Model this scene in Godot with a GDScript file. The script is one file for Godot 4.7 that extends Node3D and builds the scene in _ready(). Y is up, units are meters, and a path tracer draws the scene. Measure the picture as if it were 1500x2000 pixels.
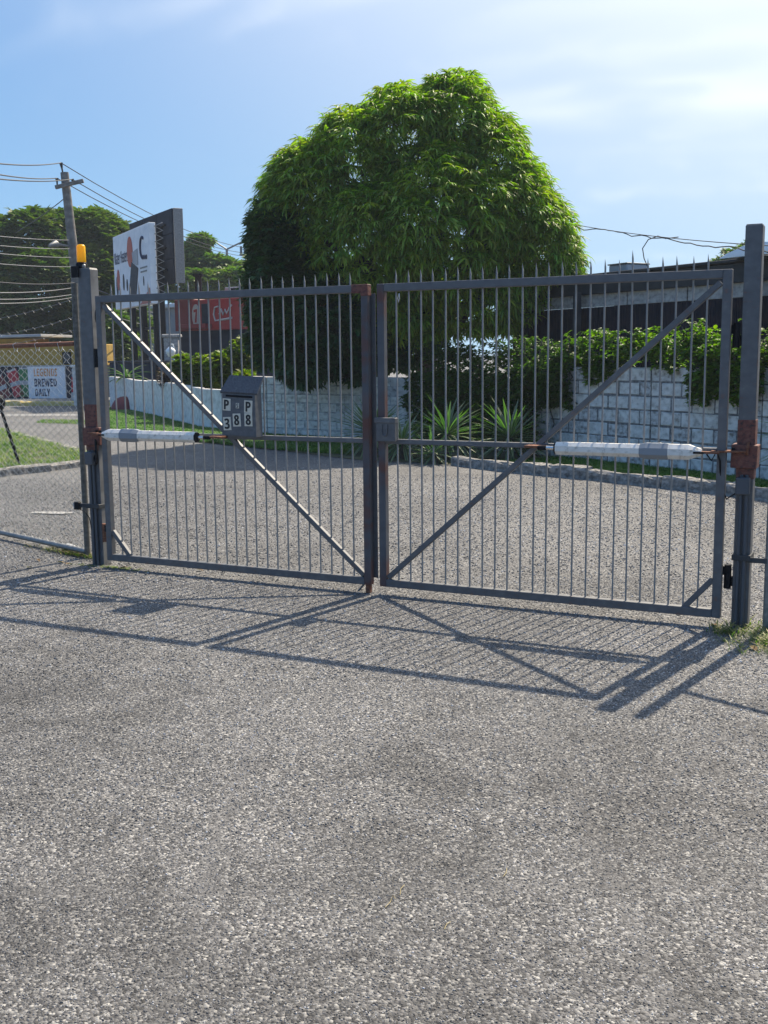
extends Node3D
# A double steel driveway gate seen from inside the drive, street, garden wall and mango tree beyond it.

const CH := 1.596
const FPX := 2105.0
var cam_basis: Basis
var rng := RandomNumberGenerator.new()
var taken := {}
var M := {}
var U := Vector3(0.8955, 0, 0.4450)      # along the gate, hinge post to hinge post
var N := Vector3(-0.4450, 0, 0.8955)     # out of the gate, towards the drive
var GA := Vector3(-2.1267, 0, -8.1943)   # outer lower corner of the first leaf
var GD := Vector3(1.9667, 0, -6.1600)
var SUNWAY := Vector3(-0.37, -0.78, 0.50).normalized()

# ---------------------------------------------------------------- pixel helpers
func ray(px: float, py: float) -> Vector3:
	return cam_basis * Vector3((px - 750.0) / FPX, -(py - 1000.0) / FPX, -1.0)
func gp(px: float, py: float, y := 0.0) -> Vector3:
	var d := ray(px, py)
	return Vector3(0, CH, 0) + d * ((y - CH) / d.y)
func pz(px: float, py: float, z: float) -> Vector3:
	var d := ray(px, py)
	return Vector3(0, CH, 0) + d * (z / d.z)

# ---------------------------------------------------------------- scene helpers
func numbered(called: String) -> String:
	var n: int = taken.get(called, 0)
	taken[called] = n + 1
	return called if n == 0 else "%s_%03d" % [called, n]
func tag(o, label: String, category: String, group := "", kind := ""):
	o.set_meta("label", label)
	if category: o.set_meta("category", category)
	if group: o.set_meta("group", group)
	if kind: o.set_meta("kind", kind)
	return o
func thing(called: String, label: String, category: String, at := Vector3.ZERO, b := Basis(), group := "") -> Node3D:
	var o := Node3D.new()
	o.name = numbered(called)
	add_child(o)
	o.transform = Transform3D(b, at)
	tag(o, label, category, group)
	return o
func new_st(smooth := false) -> SurfaceTool:
	var st := SurfaceTool.new()
	st.begin(Mesh.PRIMITIVE_TRIANGLES)
	st.set_smooth_group(0 if smooth else -1)
	return st
func mesh_of(st: SurfaceTool) -> ArrayMesh:
	st.generate_normals()
	return st.commit()
func put(called: String, mesh: Mesh, mat: Material, parent: Node = null, at := Vector3.ZERO, b := Basis()) -> MeshInstance3D:
	var o := MeshInstance3D.new()
	o.mesh = mesh
	o.material_override = mat
	o.transform = Transform3D(b, at)
	if parent == null:
		o.name = numbered(called)
		add_child(o)
	else:
		o.name = called
		parent.add_child(o, true)
	return o
func part(called: String, st: SurfaceTool, mat: Material, parent: Node, at := Vector3.ZERO, b := Basis()) -> MeshInstance3D:
	return put(called, mesh_of(st), mat, parent, at, b)
func tri(st: SurfaceTool, a: Vector3, b: Vector3, c: Vector3, out: Vector3):
	if (c - a).cross(b - a).dot(out) < 0.0:
		var t := b
		b = c
		c = t
	st.add_vertex(a); st.add_vertex(b); st.add_vertex(c)
func quad(st: SurfaceTool, a: Vector3, b: Vector3, c: Vector3, d: Vector3, out: Vector3):
	tri(st, a, b, c, out); tri(st, a, c, d, out)
# box with chamfered edges, optional own axes
func bx(st: SurfaceTool, c: Vector3, s: Vector3, ch := 0.003, b := Basis()):
	var h := s * 0.5
	ch = minf(ch, minf(h.x, minf(h.y, h.z)) * 0.6)
	var k := h - Vector3.ONE * ch
	var P := func(x: float, y: float, z: float, ax: int) -> Vector3:
		var v := Vector3(x * k.x, y * k.y, z * k.z)
		if ax == 0: v.x = x * h.x
		elif ax == 1: v.y = y * h.y
		else: v.z = z * h.z
		return c + b * v
	for s1 in [-1.0, 1.0]:
		quad(st, P.call(s1, -1, -1, 0), P.call(s1, 1, -1, 0), P.call(s1, 1, 1, 0), P.call(s1, -1, 1, 0), b.x * s1)
		quad(st, P.call(-1, s1, -1, 1), P.call(1, s1, -1, 1), P.call(1, s1, 1, 1), P.call(-1, s1, 1, 1), b.y * s1)
		quad(st, P.call(-1, -1, s1, 2), P.call(1, -1, s1, 2), P.call(1, 1, s1, 2), P.call(-1, 1, s1, 2), b.z * s1)
		for s2 in [-1.0, 1.0]:
			quad(st, P.call(s1, s2, -1, 0), P.call(s1, s2, 1, 0), P.call(s1, s2, 1, 1), P.call(s1, s2, -1, 1), b * Vector3(s1, s2, 0))
			quad(st, P.call(s1, -1, s2, 0), P.call(s1, 1, s2, 0), P.call(s1, 1, s2, 2), P.call(s1, -1, s2, 2), b * Vector3(s1, 0, s2))
			quad(st, P.call(-1, s1, s2, 1), P.call(1, s1, s2, 1), P.call(1, s1, s2, 2), P.call(-1, s1, s2, 2), b * Vector3(0, s1, s2))
			for s3 in [-1.0, 1.0]:
				tri(st, P.call(s1, s2, s3, 0), P.call(s1, s2, s3, 1), P.call(s1, s2, s3, 2), b * Vector3(s1, s2, s3))
# swept tube with a radius at each point
func tube(st: SurfaceTool, pts: Array, radii: Array, sides := 8, caps := true, twist := 0.0):
	var rings := []
	var ref := Vector3.UP
	var d0: Vector3 = (pts[1] - pts[0]).normalized()
	if absf(d0.y) > 0.9: ref = Vector3.RIGHT
	for i in pts.size():
		var d: Vector3
		if i == 0: d = pts[1] - pts[0]
		elif i == pts.size() - 1: d = pts[i] - pts[i - 1]
		else: d = (pts[i + 1] - pts[i]).normalized() + (pts[i] - pts[i - 1]).normalized()
		d = d.normalized()
		var x := ref.cross(d).normalized()
		var y := d.cross(x).normalized()
		ref = y
		var r: float = radii[mini(i, radii.size() - 1)]
		var ring := PackedVector3Array()
		for k in sides:
			var a := TAU * k / sides + twist
			ring.append(pts[i] + (x * cos(a) + y * sin(a)) * r)
		rings.append(ring)
	for i in pts.size() - 1:
		for k in sides:
			var k2 := (k + 1) % sides
			var a: Vector3 = rings[i][k]
			var b: Vector3 = rings[i][k2]
			var c: Vector3 = rings[i + 1][k2]
			var e: Vector3 = rings[i + 1][k]
			var mid: Vector3 = (a + b + c + e) * 0.25
			quad(st, a, b, c, e, mid - (pts[i] + pts[i + 1]) * 0.5)
	if caps:
		st.set_smooth_group(-1)
		for k in range(1, sides - 1):
			tri(st, rings[0][0], rings[0][k], rings[0][k + 1], pts[0] - pts[1])
			var l: int = pts.size() - 1
			tri(st, rings[l][0], rings[l][k], rings[l][k + 1], pts[l] - pts[l - 1])
		st.set_smooth_group(0)
func rod(called: String, a: Vector3, b: Vector3, r: float, mat: Material, parent: Node, sides := 8) -> MeshInstance3D:
	var st := new_st(true)
	tube(st, [a, b], [r], sides)
	return part(called, st, mat, parent)
func boxpart(called: String, c: Vector3, s: Vector3, mat: Material, parent: Node, ch := 0.003, b := Basis()) -> MeshInstance3D:
	var st := new_st()
	bx(st, Vector3.ZERO, s, ch)
	return part(called, st, mat, parent, c, b)
# extruded flat polygon in the local xy plane
func plate(st: SurfaceTool, poly: PackedVector2Array, z0: float, z1: float):
	var idx := Geometry2D.triangulate_polygon(poly)
	for i in range(0, idx.size(), 3):
		var a := poly[idx[i]]; var b := poly[idx[i + 1]]; var c := poly[idx[i + 2]]
		tri(st, Vector3(a.x, a.y, z1), Vector3(b.x, b.y, z1), Vector3(c.x, c.y, z1), Vector3(0, 0, 1))
		tri(st, Vector3(a.x, a.y, z0), Vector3(b.x, b.y, z0), Vector3(c.x, c.y, z0), Vector3(0, 0, -1))
	var cw := Geometry2D.is_polygon_clockwise(poly)
	for i in poly.size():
		var a := poly[i]; var b := poly[(i + 1) % poly.size()]
		var e := b - a
		var out := Vector3(-e.y, e.x, 0) if cw else Vector3(e.y, -e.x, 0)
		quad(st, Vector3(a.x, a.y, z0), Vector3(b.x, b.y, z0), Vector3(b.x, b.y, z1), Vector3(a.x, a.y, z1), out)
func ellipse(cx: float, cy: float, rx: float, ry: float, n := 24, rot := 0.0) -> PackedVector2Array:
	var p := PackedVector2Array()
	for i in n:
		var v := Vector2(rx * cos(TAU * i / n), ry * sin(TAU * i / n)).rotated(rot)
		p.append(Vector2(cx, cy) + v)
	return p
func text(called: String, s: String, height: float, mat: Material, parent: Node, at: Vector3, b := Basis(), width := 0.0, weight := 700) -> MeshInstance3D:
	var f := SystemFont.new()
	f.font_names = PackedStringArray(["Droid Sans"])
	f.font_weight = weight
	var fv := FontVariation.new()
	fv.base_font = f
	if weight > 500: fv.variation_embolden = 0.25
	var t := TextMesh.new()
	t.font = fv
	t.text = s
	t.font_size = 64
	t.pixel_size = 0.01
	t.depth = 0.02
	var bb := t.get_aabb()
	var k := height / maxf(bb.size.y, 0.01)
	var kx := k if width <= 0.0 else width / maxf(bb.size.x, 0.01)
	var sc := Basis().scaled(Vector3(kx, k, 0.15))
	return put(called, t, mat, parent, at - b * (sc * (bb.position + bb.size * 0.5)), b * sc)

# ---------------------------------------------------------------- materials
func lin(r: float, g: float, b: float) -> Color:
	return Color(r, g, b).linear_to_srgb()
func noise(freq: float, sd: int, kind := FastNoiseLite.TYPE_SIMPLEX_SMOOTH, oct := 4) -> FastNoiseLite:
	var n := FastNoiseLite.new()
	n.seed = sd
	n.noise_type = kind
	n.frequency = freq
	n.fractal_octaves = oct
	if oct <= 1: n.fractal_type = FastNoiseLite.FRACTAL_NONE
	return n
# colours are linear; a ramp over noise becomes an sRGB picture
func ramp_tex(n: FastNoiseLite, size: int, stops: Array, cols: Array) -> ImageTexture:
	var im := n.get_seamless_image(size, size)
	im.convert(Image.FORMAT_L8)
	var src := im.get_data()
	var lut := PackedByteArray()
	lut.resize(768)
	for i in 256:
		var v := i / 255.0
		var c: Color = cols[cols.size() - 1]
		for k in stops.size() - 1:
			if v <= stops[k + 1]:
				var t := clampf((v - stops[k]) / (stops[k + 1] - stops[k]), 0, 1)
				c = (cols[k] as Color).lerp(cols[k + 1], t)
				break
		c = c.linear_to_srgb()
		lut[i * 3] = int(clampf(c.r, 0, 1) * 255); lut[i * 3 + 1] = int(clampf(c.g, 0, 1) * 255); lut[i * 3 + 2] = int(clampf(c.b, 0, 1) * 255)
	var out := PackedByteArray()
	out.resize(size * size * 3)
	for i in src.size():
		var v3 := src[i] * 3
		out[i * 3] = lut[v3]; out[i * 3 + 1] = lut[v3 + 1]; out[i * 3 + 2] = lut[v3 + 2]
	return ImageTexture.create_from_image(Image.create_from_data(size, size, false, Image.FORMAT_RGB8, out))
func grey_tex(n: FastNoiseLite, size: int) -> ImageTexture:
	var im := n.get_seamless_image(size, size)
	im.convert(Image.FORMAT_RGB8)
	return ImageTexture.create_from_image(im)
func plain(c: Color, rough := 0.6, metal := 0.0) -> StandardMaterial3D:
	var m := StandardMaterial3D.new()
	m.albedo_color = c.linear_to_srgb()
	m.roughness = rough
	m.metallic = metal
	return m
# mottled surface: three linear colours over noise, world triplanar, optional relief in centimetres
func mottled(a: Color, b: Color, c: Color, rough: float, scale: float, sd: int, freq := 0.02, relief := 0.0, stops := [0.0, 0.5, 1.0], world := true) -> StandardMaterial3D:
	var m := StandardMaterial3D.new()
	var n := noise(freq, sd)
	m.albedo_texture = ramp_tex(n, 256, stops, [a, b, c])
	m.roughness = rough
	m.uv1_triplanar = true
	m.uv1_world_triplanar = world
	m.uv1_scale = Vector3.ONE * scale
	if relief > 0.0:
		m.heightmap_enabled = true
		m.heightmap_scale = relief
		m.heightmap_texture = grey_tex(noise(freq * 2.5, sd + 7), 256)
	return m
func leaf_mat(back: Color, rough := 0.42) -> StandardMaterial3D:
	var m := StandardMaterial3D.new()
	m.vertex_color_use_as_albedo = true
	m.roughness = rough
	m.cull_mode = BaseMaterial3D.CULL_DISABLED
	m.backlight_enabled = true
	m.backlight = back
	return m

# ---------------------------------------------------------------- sky
func make_sky() -> Sky:
	var w := 1536
	var h := 768
	var im := Image.create(w, h, false, Image.FORMAT_RGBF)
	var to_sun := -SUNWAY
	var n1 := noise(1.0, 31, FastNoiseLite.TYPE_SIMPLEX_SMOOTH, 5)
	var n2 := noise(1.0, 77, FastNoiseLite.TYPE_SIMPLEX_SMOOTH, 4)
	for j in h:
		var el := PI * 0.5 - PI * (j + 0.5) / h
		var y := sin(el)
		var ce := cos(el)
		for i in w:
			var a := TAU * (i + 0.5) / w
			var d := Vector3(sin(a) * ce, y, -cos(a) * ce)
			var c: Color
			if y < 0.0:
				c = Color(0.16, 0.16, 0.16)
			else:
				var t := pow(1.0 - y, 4.2)
				c = Color(0.058, 0.175, 0.43).lerp(Color(0.28, 0.47, 0.62), t)
				var cs := clampf(d.dot(to_sun), -1, 1)
				var ang := rad_to_deg(acos(cs))
				var glow := 0.95 * exp(-pow(ang / 46.5, 4.4))
				c = c.lerp(Color(0.76, 0.785, 0.81), glow)
				# thin cirrus, drawn on a flat layer high above
				var p := Vector2(d.x, d.z) / (y + 0.16)
				var wv := n2.get_noise_2d(p.x * 0.6, p.y * 0.6)
				var v := n1.get_noise_2d(p.x * 0.55 + wv * 0.9 + 7.3, p.y * 1.15 + wv * 0.5)
				var cov := smoothstep(0.28, 1.15, v * 0.75 + 1.15 * glow + 0.10 * wv)
				c = c.lerp(Color(0.72, 0.745, 0.77), cov * (0.18 + 0.62 * smoothstep(0.02, 0.4, glow)))
			im.set_pixel(i, j, c)
	var sm := PanoramaSkyMaterial.new()
	sm.panorama = ImageTexture.create_from_image(im)
	var s := Sky.new()
	s.sky_material = sm
	return s

# ---------------------------------------------------------------- foliage meshes
# one blade: midrib curve from p along dir, bending down; folded along the midrib
func blade(st: SurfaceTool, p: Vector3, dir: Vector3, length: float, width: float, droop: float, col: Color, segs := 3, fold := 0.25, edge := Color(-1, 0, 0)):
	var d := dir.normalized()
	var pts := [p]
	for i in segs:
		d = (d + Vector3.DOWN * droop / segs).normalized()
		pts.append(pts[i] + d * length / segs)
	var side := d.cross(Vector3.UP)
	if side.length() < 0.05: side = dir.cross(Vector3.RIGHT)
	side = side.normalized()
	var prof := [0.12, 0.95, 1.0, 0.55, 0.0] if segs == 4 else ([0.12, 1.0, 0.8, 0.0] if segs == 3 else [0.15, 1.0, 0.0])
	var ec := col if edge.r < 0 else edge
	for i in segs:
		var w0: float = prof[i] * width * 0.5
		var w1: float = prof[i + 1] * width * 0.5
		var dd: Vector3 = (pts[i + 1] - pts[i]).normalized()
		var nn := side.cross(dd).normalized()
		if nn.y < 0: nn = -nn
		for s in [-1.0, 1.0]:
			var a0: Vector3 = pts[i] + side * s * w0 + nn * w0 * fold
			var a1: Vector3 = pts[i + 1] + side * s * w1 + nn * w1 * fold
			var order := [[pts[i], col], [a0, ec], [a1, ec], [pts[i], col], [a1, ec], [pts[i + 1], col]]
			var flip: bool = (a1 - pts[i]).cross(a0 - pts[i]).dot(nn) < 0
			for k in 6:
				var q: int = k
				if flip: q = [0, 2, 1, 3, 5, 4][k]
				if w1 == 0.0 and k >= 3: continue
				st.set_color(order[q][1]); st.add_vertex(order[q][0])
			if w1 == 0.0: pass
func spray_mesh(sd: int, count: int, lmin: float, lmax: float, wid: float, droop: float, spread: float, base: Color, vary: float, segs := 3) -> ArrayMesh:
	var r := RandomNumberGenerator.new()
	r.seed = sd
	var st := new_st()
	var tw := base * 0.5
	st.set_color(Color(tw.r, tw.g * 0.7, tw.b))
	tube(st, [Vector3(0, -lmax * 0.12, -lmax * 0.55), Vector3(0, 0, -lmax * 0.1), Vector3(0, lmax * 0.02, lmax * 0.12)], [lmax * 0.018, lmax * 0.016, lmax * 0.01], 3, false)
	st.set_smooth_group(-1)
	for i in count:
		var a := TAU * (i + r.randf() * 0.8) / count
		var up := r.randf_range(-0.15, 0.75)
		var d := Vector3(cos(a) * spread, up, sin(a) * spread + 0.25)
		var k := 1.0 + r.randf_range(-vary, vary)
		var yel := r.randf() * vary
		var c := Color(base.r * (k + yel), base.g * k, base.b * k * (1.0 - yel * 0.5))
		blade(st, Vector3(0, 0, r.randf_range(-0.25, 0.1) * lmax), d, r.randf_range(lmin, lmax), wid * r.randf_range(0.8, 1.2), droop * r.randf_range(0.6, 1.3), c, segs)
	return mesh_of(st)

func blob_point(r: RandomNumberGenerator, blobs: Array, total: float, inner: bool) -> Array:
	for tries in 40:
		var pick := r.randf() * total
		var b = blobs[0]
		for q in blobs:
			pick -= q[2]
			b = q
			if pick <= 0: break
		var d := Vector3(r.randfn(), r.randfn(), r.randfn()).normalized()
		var k := r.randf_range(0.35, 0.8) if inner else r.randf_range(0.82, 1.04)
		var p: Vector3 = b[0] + d * b[1] * k
		if not inner:
			var deep := false
			for q in blobs:
				if q == b: continue
				var e: Vector3 = (p - q[0]) / q[1]
				if e.length() < 0.78:
					deep = true
					break
			if deep: continue
		return [p, (d / (b[1] as Vector3)).normalized()]
	return []
func spray_basis(r: RandomNumberGenerator, out: Vector3, sc: float) -> Basis:
	var f := Vector3(out.x, 0, out.z)
	if f.length() < 0.1: f = Vector3(r.randf_range(-1, 1), 0, r.randf_range(-1, 1))
	f = f.normalized()
	var yaw := atan2(f.x, f.z) + r.randf_range(-0.9, 0.9)
	var tilt := -out.y * 0.55 + r.randf_range(-0.3, 0.3)
	var b := Basis(Vector3.UP, yaw) * Basis(Vector3.RIGHT, tilt) * Basis(Vector3.FORWARD, r.randf_range(-0.4, 0.4))
	return b.scaled(Vector3.ONE * sc)
func multi(called: String, mesh: Mesh, mat: Material, xf: Array, cols: Array, parent: Node) -> MultiMeshInstance3D:
	var mm := MultiMesh.new()
	mm.transform_format = MultiMesh.TRANSFORM_3D
	mm.use_colors = true
	mm.mesh = mesh
	mm.instance_count = xf.size()
	var buf := PackedFloat32Array()
	buf.resize(xf.size() * 16)
	for i in xf.size():
		var t: Transform3D = xf[i]
		var o := i * 16
		var b := t.basis
		buf[o] = b.x.x; buf[o + 1] = b.y.x; buf[o + 2] = b.z.x; buf[o + 3] = t.origin.x
		buf[o + 4] = b.x.y; buf[o + 5] = b.y.y; buf[o + 6] = b.z.y; buf[o + 7] = t.origin.y
		buf[o + 8] = b.x.z; buf[o + 9] = b.y.z; buf[o + 10] = b.z.z; buf[o + 11] = t.origin.z
		var c: Color = cols[i]
		buf[o + 12] = c.r; buf[o + 13] = c.g; buf[o + 14] = c.b; buf[o + 15] = 1.0
	mm.buffer = buf
	var o := MultiMeshInstance3D.new()
	o.multimesh = mm
	o.material_override = mat
	o.set_meta("kind", "stuff")
	if parent == null:
		o.name = numbered(called)
		add_child(o)
	else:
		o.name = called
		parent.add_child(o, true)
	return o
# crown of sprays spread over blobs ([centre, radii]); the first own_parts that face the drive are parts of their own
func crown(parent: Node3D, blobs: Array, meshes: Array, mat: Material, count: int, inner_share: float, sc: float, sd: int, own_parts := 0, own_name := "leaf_spray", tint := Color(1, 1, 1), dark := 0.0):
	var r := RandomNumberGenerator.new()
	r.seed = sd
	var total := 0.0
	var bl := []
	for b in blobs:
		var v: Vector3 = b[1]
		var ar := v.x * v.y + v.y * v.z + v.x * v.z
		bl.append([b[0], v, ar])
		total += ar
	var sets := []
	var cols := []
	for m in meshes:
		sets.append([]); cols.append([])
	var made := 0
	for i in count:
		var inner := r.randf() < inner_share
		var q := blob_point(r, bl, total, inner)
		if q.is_empty(): continue
		var p: Vector3 = q[0]
		if p.y < 0.15: continue
		var b := spray_basis(r, q[1], sc * r.randf_range(0.75, 1.25))
		var v := i % meshes.size()
		if made < own_parts and not inner and (q[1] as Vector3).z > 0.25 and r.randf() < 0.5:
			put(own_name, meshes[v], mat, parent, p - parent.position, b)
			made += 1
			continue
		sets[v].append(Transform3D(b, p - parent.position))
		var k := r.randf_range(0.75, 1.25)
		cols[v].append(Color(tint.r * k * r.randf_range(0.9, 1.25), tint.g * k, tint.b * k))
	for v in meshes.size():
		if sets[v].size(): multi("crown", meshes[v], mat, sets[v], cols[v], parent)
func limbs(parent: Node3D, blobs: Array, base: Vector3, fork: float, r0: float, mat: Material, sd: int):
	var r := RandomNumberGenerator.new()
	r.seed = sd
	var st := new_st(true)
	var mid := Vector3.ZERO
	for b in blobs: mid += b[0]
	mid /= blobs.size()
	var top := base.lerp(mid, 0.35)
	top.y = base.y + fork
	tube(st, [Vector3(0, -0.1, 0), (top - base) * 0.3 + Vector3(0.05, 0, 0.04), (top - base) * 0.65 - Vector3(0.05, 0, 0.02), top - base], [r0 * 1.35, r0, r0 * 0.9, r0 * 0.8], 10)
	part("trunk", st, mat, parent)
	for b in blobs:
		var e: Vector3 = b[0]
		var s2 := new_st(true)
		var a := top - base
		var c := e - base
		var bend := Vector3(r.randf_range(-0.3, 0.3), r.randf_range(0.0, 0.3), r.randf_range(-0.3, 0.3))
		tube(s2, [a - (top - base).normalized() * 0.1, a.lerp(c, 0.4) + bend, a.lerp(c, 0.75) + bend * 0.5, c], [r0 * 0.6, r0 * 0.42, r0 * 0.28, r0 * 0.12], 7)
		part("limb", s2, mat, parent)
func grass_mesh(sd: int, n: int, h: float, w: float, c1: Color, c2: Color) -> ArrayMesh:
	var r := RandomNumberGenerator.new()
	r.seed = sd
	var st := new_st()
	for i in n:
		var a := r.randf() * TAU
		var d := Vector3(cos(a) * 0.5, 1.0, sin(a) * 0.5)
		blade(st, Vector3(r.randf_range(-0.05, 0.05), 0, r.randf_range(-0.05, 0.05)), d, h * r.randf_range(0.5, 1.2), w, 0.9, c1.lerp(c2, r.randf()), 2, 0.1)
	return mesh_of(st)
func in_poly(p: Vector2, poly: PackedVector2Array) -> bool:
	return Geometry2D.is_point_in_polygon(p, poly)
func sheet(poly: PackedVector2Array, y: float) -> SurfaceTool:
	var st := new_st()
	var idx := Geometry2D.triangulate_polygon(poly)
	for i in range(0, idx.size(), 3):
		var a := poly[idx[i]]; var b := poly[idx[i + 1]]; var c := poly[idx[i + 2]]
		tri(st, Vector3(a.x, y, a.y), Vector3(b.x, y, b.y), Vector3(c.x, y, c.y), Vector3.UP)
	return st
func grass_on(called: String, label: String, poly: PackedVector2Array, y: float, count: int, mesh: Mesh, sd: int, sc: float, c1: Color, c2: Color):
	var r := RandomNumberGenerator.new()
	r.seed = sd
	var lo := poly[0]
	var hi := poly[0]
	for p in poly:
		lo = lo.min(p); hi = hi.max(p)
	var xf := []
	var cols := []
	var nz := noise(0.6, sd)
	for i in count * 4:
		if xf.size() >= count: break
		var p := Vector2(r.randf_range(lo.x, hi.x), r.randf_range(lo.y, hi.y))
		if not in_poly(p, poly): continue
		var b := Basis(Vector3.UP, r.randf() * TAU).scaled(Vector3.ONE * sc * r.randf_range(0.6, 1.3))
		xf.append(Transform3D(b, Vector3(p.x, y - 0.005, p.y)))
		cols.append(c1.lerp(c2, clampf(0.5 + nz.get_noise_2d(p.x, p.y) * 1.2 + r.randf_range(-0.25, 0.25), 0, 1)))
	var o := multi(called, mesh, M.grass, xf, cols, null)
	tag(o, label, "grass", "", "stuff")

# ---------------------------------------------------------------- main
func _ready():
	rng.seed = 11
	set_view()
	make_materials()
	build_ground()
	build_walls()
	build_street()
	build_shed()
	build_trees()
	build_plants()
	build_gate()
	build_fences()
	build_small()

func set_view():
	cam_basis = Basis(Vector3(0.99995, -0.00989633, 0.001435), Vector3(0.00999983, 0.98960042, -0.14349568), Vector3(0, 0.14350285, 0.9896499))
	var cam := Camera3D.new()
	cam.name = "camera"
	cam.transform = Transform3D(cam_basis, Vector3(0, CH, 0))
	cam.fov = 50.82
	cam.near = 0.05
	cam.far = 900.0
	add_child(cam)
	cam.current = true
	var env := Environment.new()
	env.background_mode = Environment.BG_SKY
	env.sky = make_sky()
	env.background_energy_multiplier = 1.0
	env.tonemap_mode = Environment.TONE_MAPPER_LINEAR
	env.tonemap_exposure = 1.68
	env.fog_enabled = true
	env.fog_density = 0.0008
	env.fog_light_color = Color(0.86, 0.90, 0.95)
	env.sdfgi_enabled = true
	env.ssao_enabled = true
	env.ssil_enabled = true
	var we := WorldEnvironment.new()
	we.name = "surroundings"
	we.environment = env
	add_child(we)
	var sun := DirectionalLight3D.new()
	sun.name = "sun"
	sun.light_energy = 1.6
	sun.light_color = Color(1.0, 0.945, 0.86)
	sun.light_angular_distance = 0.55
	sun.shadow_enabled = true
	add_child(sun)
	sun.look_at_from_position(Vector3.ZERO, SUNWAY, Vector3.UP)

func make_materials():
	M.steel = mottled(Color(0.026, 0.030, 0.038), Color(0.040, 0.045, 0.055), Color(0.060, 0.064, 0.072), 0.56, 1.7, 3, 0.012, 0.0)
	M.steel.metallic_specular = 0.7
	M.steel.albedo_texture = ramp_tex(noise(0.016, 3, FastNoiseLite.TYPE_SIMPLEX_SMOOTH, 6), 512, [0.0, 0.13, 0.20, 0.55, 0.85, 1.0], [Color(0.13, 0.045, 0.022), Color(0.085, 0.045, 0.034), Color(0.048, 0.050, 0.055), Color(0.066, 0.069, 0.075), Color(0.088, 0.090, 0.094), Color(0.14, 0.14, 0.138)])
	M.worn = mottled(Color(0.09, 0.088, 0.085), Color(0.17, 0.168, 0.162), Color(0.24, 0.232, 0.22), 0.75, 0.8, 34, 0.02, 0.0, [0.2, 0.45, 0.8])  # paler post steel, sunlight on one side put into the colour
	M.rusting = mottled(Color(0.10, 0.032, 0.022), Color(0.060, 0.062, 0.070), Color(0.085, 0.089, 0.098), 0.6, 0.9, 33, 0.012, 0.0, [0.22, 0.46, 0.8])
	M.bar = mottled(Color(0.16, 0.16, 0.158), Color(0.21, 0.208, 0.20), Color(0.27, 0.265, 0.25), 0.52, 2.3, 4, 0.02, 0.0)
	M.primer = mottled(Color(0.035, 0.022, 0.022), Color(0.13, 0.036, 0.025), Color(0.19, 0.075, 0.05), 0.7, 4.0, 5, 0.03, 0.08, [0.22, 0.42, 0.85])
	M.rust = mottled(Color(0.06, 0.02, 0.010), Color(0.17, 0.06, 0.028), Color(0.28, 0.13, 0.07), 0.85, 5.0, 6, 0.03, 0.1)
	M.black = plain(Color(0.012, 0.012, 0.014), 0.5)
	M.black.metallic_specular = 0.2
	M.galv = mottled(Color(0.12, 0.125, 0.12), Color(0.20, 0.205, 0.20), Color(0.30, 0.30, 0.29), 0.5, 3.0, 8, 0.03, 0.0)
	M.galv.metallic = 0.35
	M.oldpipe = mottled(Color(0.05, 0.045, 0.038), Color(0.10, 0.095, 0.08), Color(0.17, 0.16, 0.14), 0.7, 3.0, 48, 0.03)
	M.wire = plain(Color(0.55, 0.54, 0.51), 0.45, 0.4)
	M.opwhite = mottled(Color(0.34, 0.31, 0.26), Color(0.66, 0.63, 0.57), Color(0.74, 0.71, 0.65), 0.42, 5.0, 49, 0.02, 0.0, [0.1, 0.34, 0.8])
	M.opgrey = plain(Color(0.20, 0.225, 0.25), 0.42)
	M.chrome = plain(Color(0.6, 0.6, 0.6), 0.25, 1.0)
	M.amber = plain(Color(0.95, 0.68, 0.02), 0.3)
	M.amber.backlight_enabled = true
	M.amber.backlight = Color(1.0, 0.78, 0.03)
	M.mail = mottled(Color(0.055, 0.06, 0.068), Color(0.085, 0.09, 0.10), Color(0.12, 0.125, 0.13), 0.55, 4.0, 9, 0.02, 0.02)
	M.mailroof = mottled(Color(0.02, 0.026, 0.036), Color(0.045, 0.055, 0.07), Color(0.09, 0.10, 0.11), 0.6, 6.0, 10, 0.03, 0.04)
	M.sticker = plain(Color(0.62, 0.57, 0.46), 0.6)
	M.ink = plain(Color(0.010, 0.010, 0.012), 0.6)
	M.conduit = plain(Color(0.06, 0.068, 0.08), 0.5)
	M.whitewash = mottled(Color(0.42, 0.395, 0.355), Color(0.70, 0.67, 0.62), Color(0.78, 0.755, 0.71), 0.9, 0.9, 12, 0.02, 0.15)
	M.block1 = mottled(Color(0.27, 0.245, 0.21), Color(0.57, 0.545, 0.50), Color(0.73, 0.705, 0.66), 0.92, 1.6, 13, 0.02, 0.5, [0.15, 0.4, 0.8])
	M.block2 = mottled(Color(0.17, 0.155, 0.135), Color(0.43, 0.415, 0.395), Color(0.62, 0.61, 0.585), 0.92, 1.9, 14, 0.025, 0.5, [0.2, 0.45, 0.8])
	M.block3 = mottled(Color(0.36, 0.33, 0.29), Color(0.52, 0.50, 0.47), Color(0.62, 0.61, 0.59), 0.92, 1.4, 15, 0.02, 0.5, [0.15, 0.45, 0.8])
	M.mortar = mottled(Color(0.05, 0.048, 0.045), Color(0.15, 0.148, 0.145), Color(0.34, 0.34, 0.34), 0.95, 2.0, 16, 0.03, 0.5)
	M.palemortar = mottled(Color(0.16, 0.16, 0.16), Color(0.36, 0.36, 0.36), Color(0.5, 0.5, 0.5), 0.95, 1.2, 116, 0.03, 0.3, [0.2, 0.45, 0.7])
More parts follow.
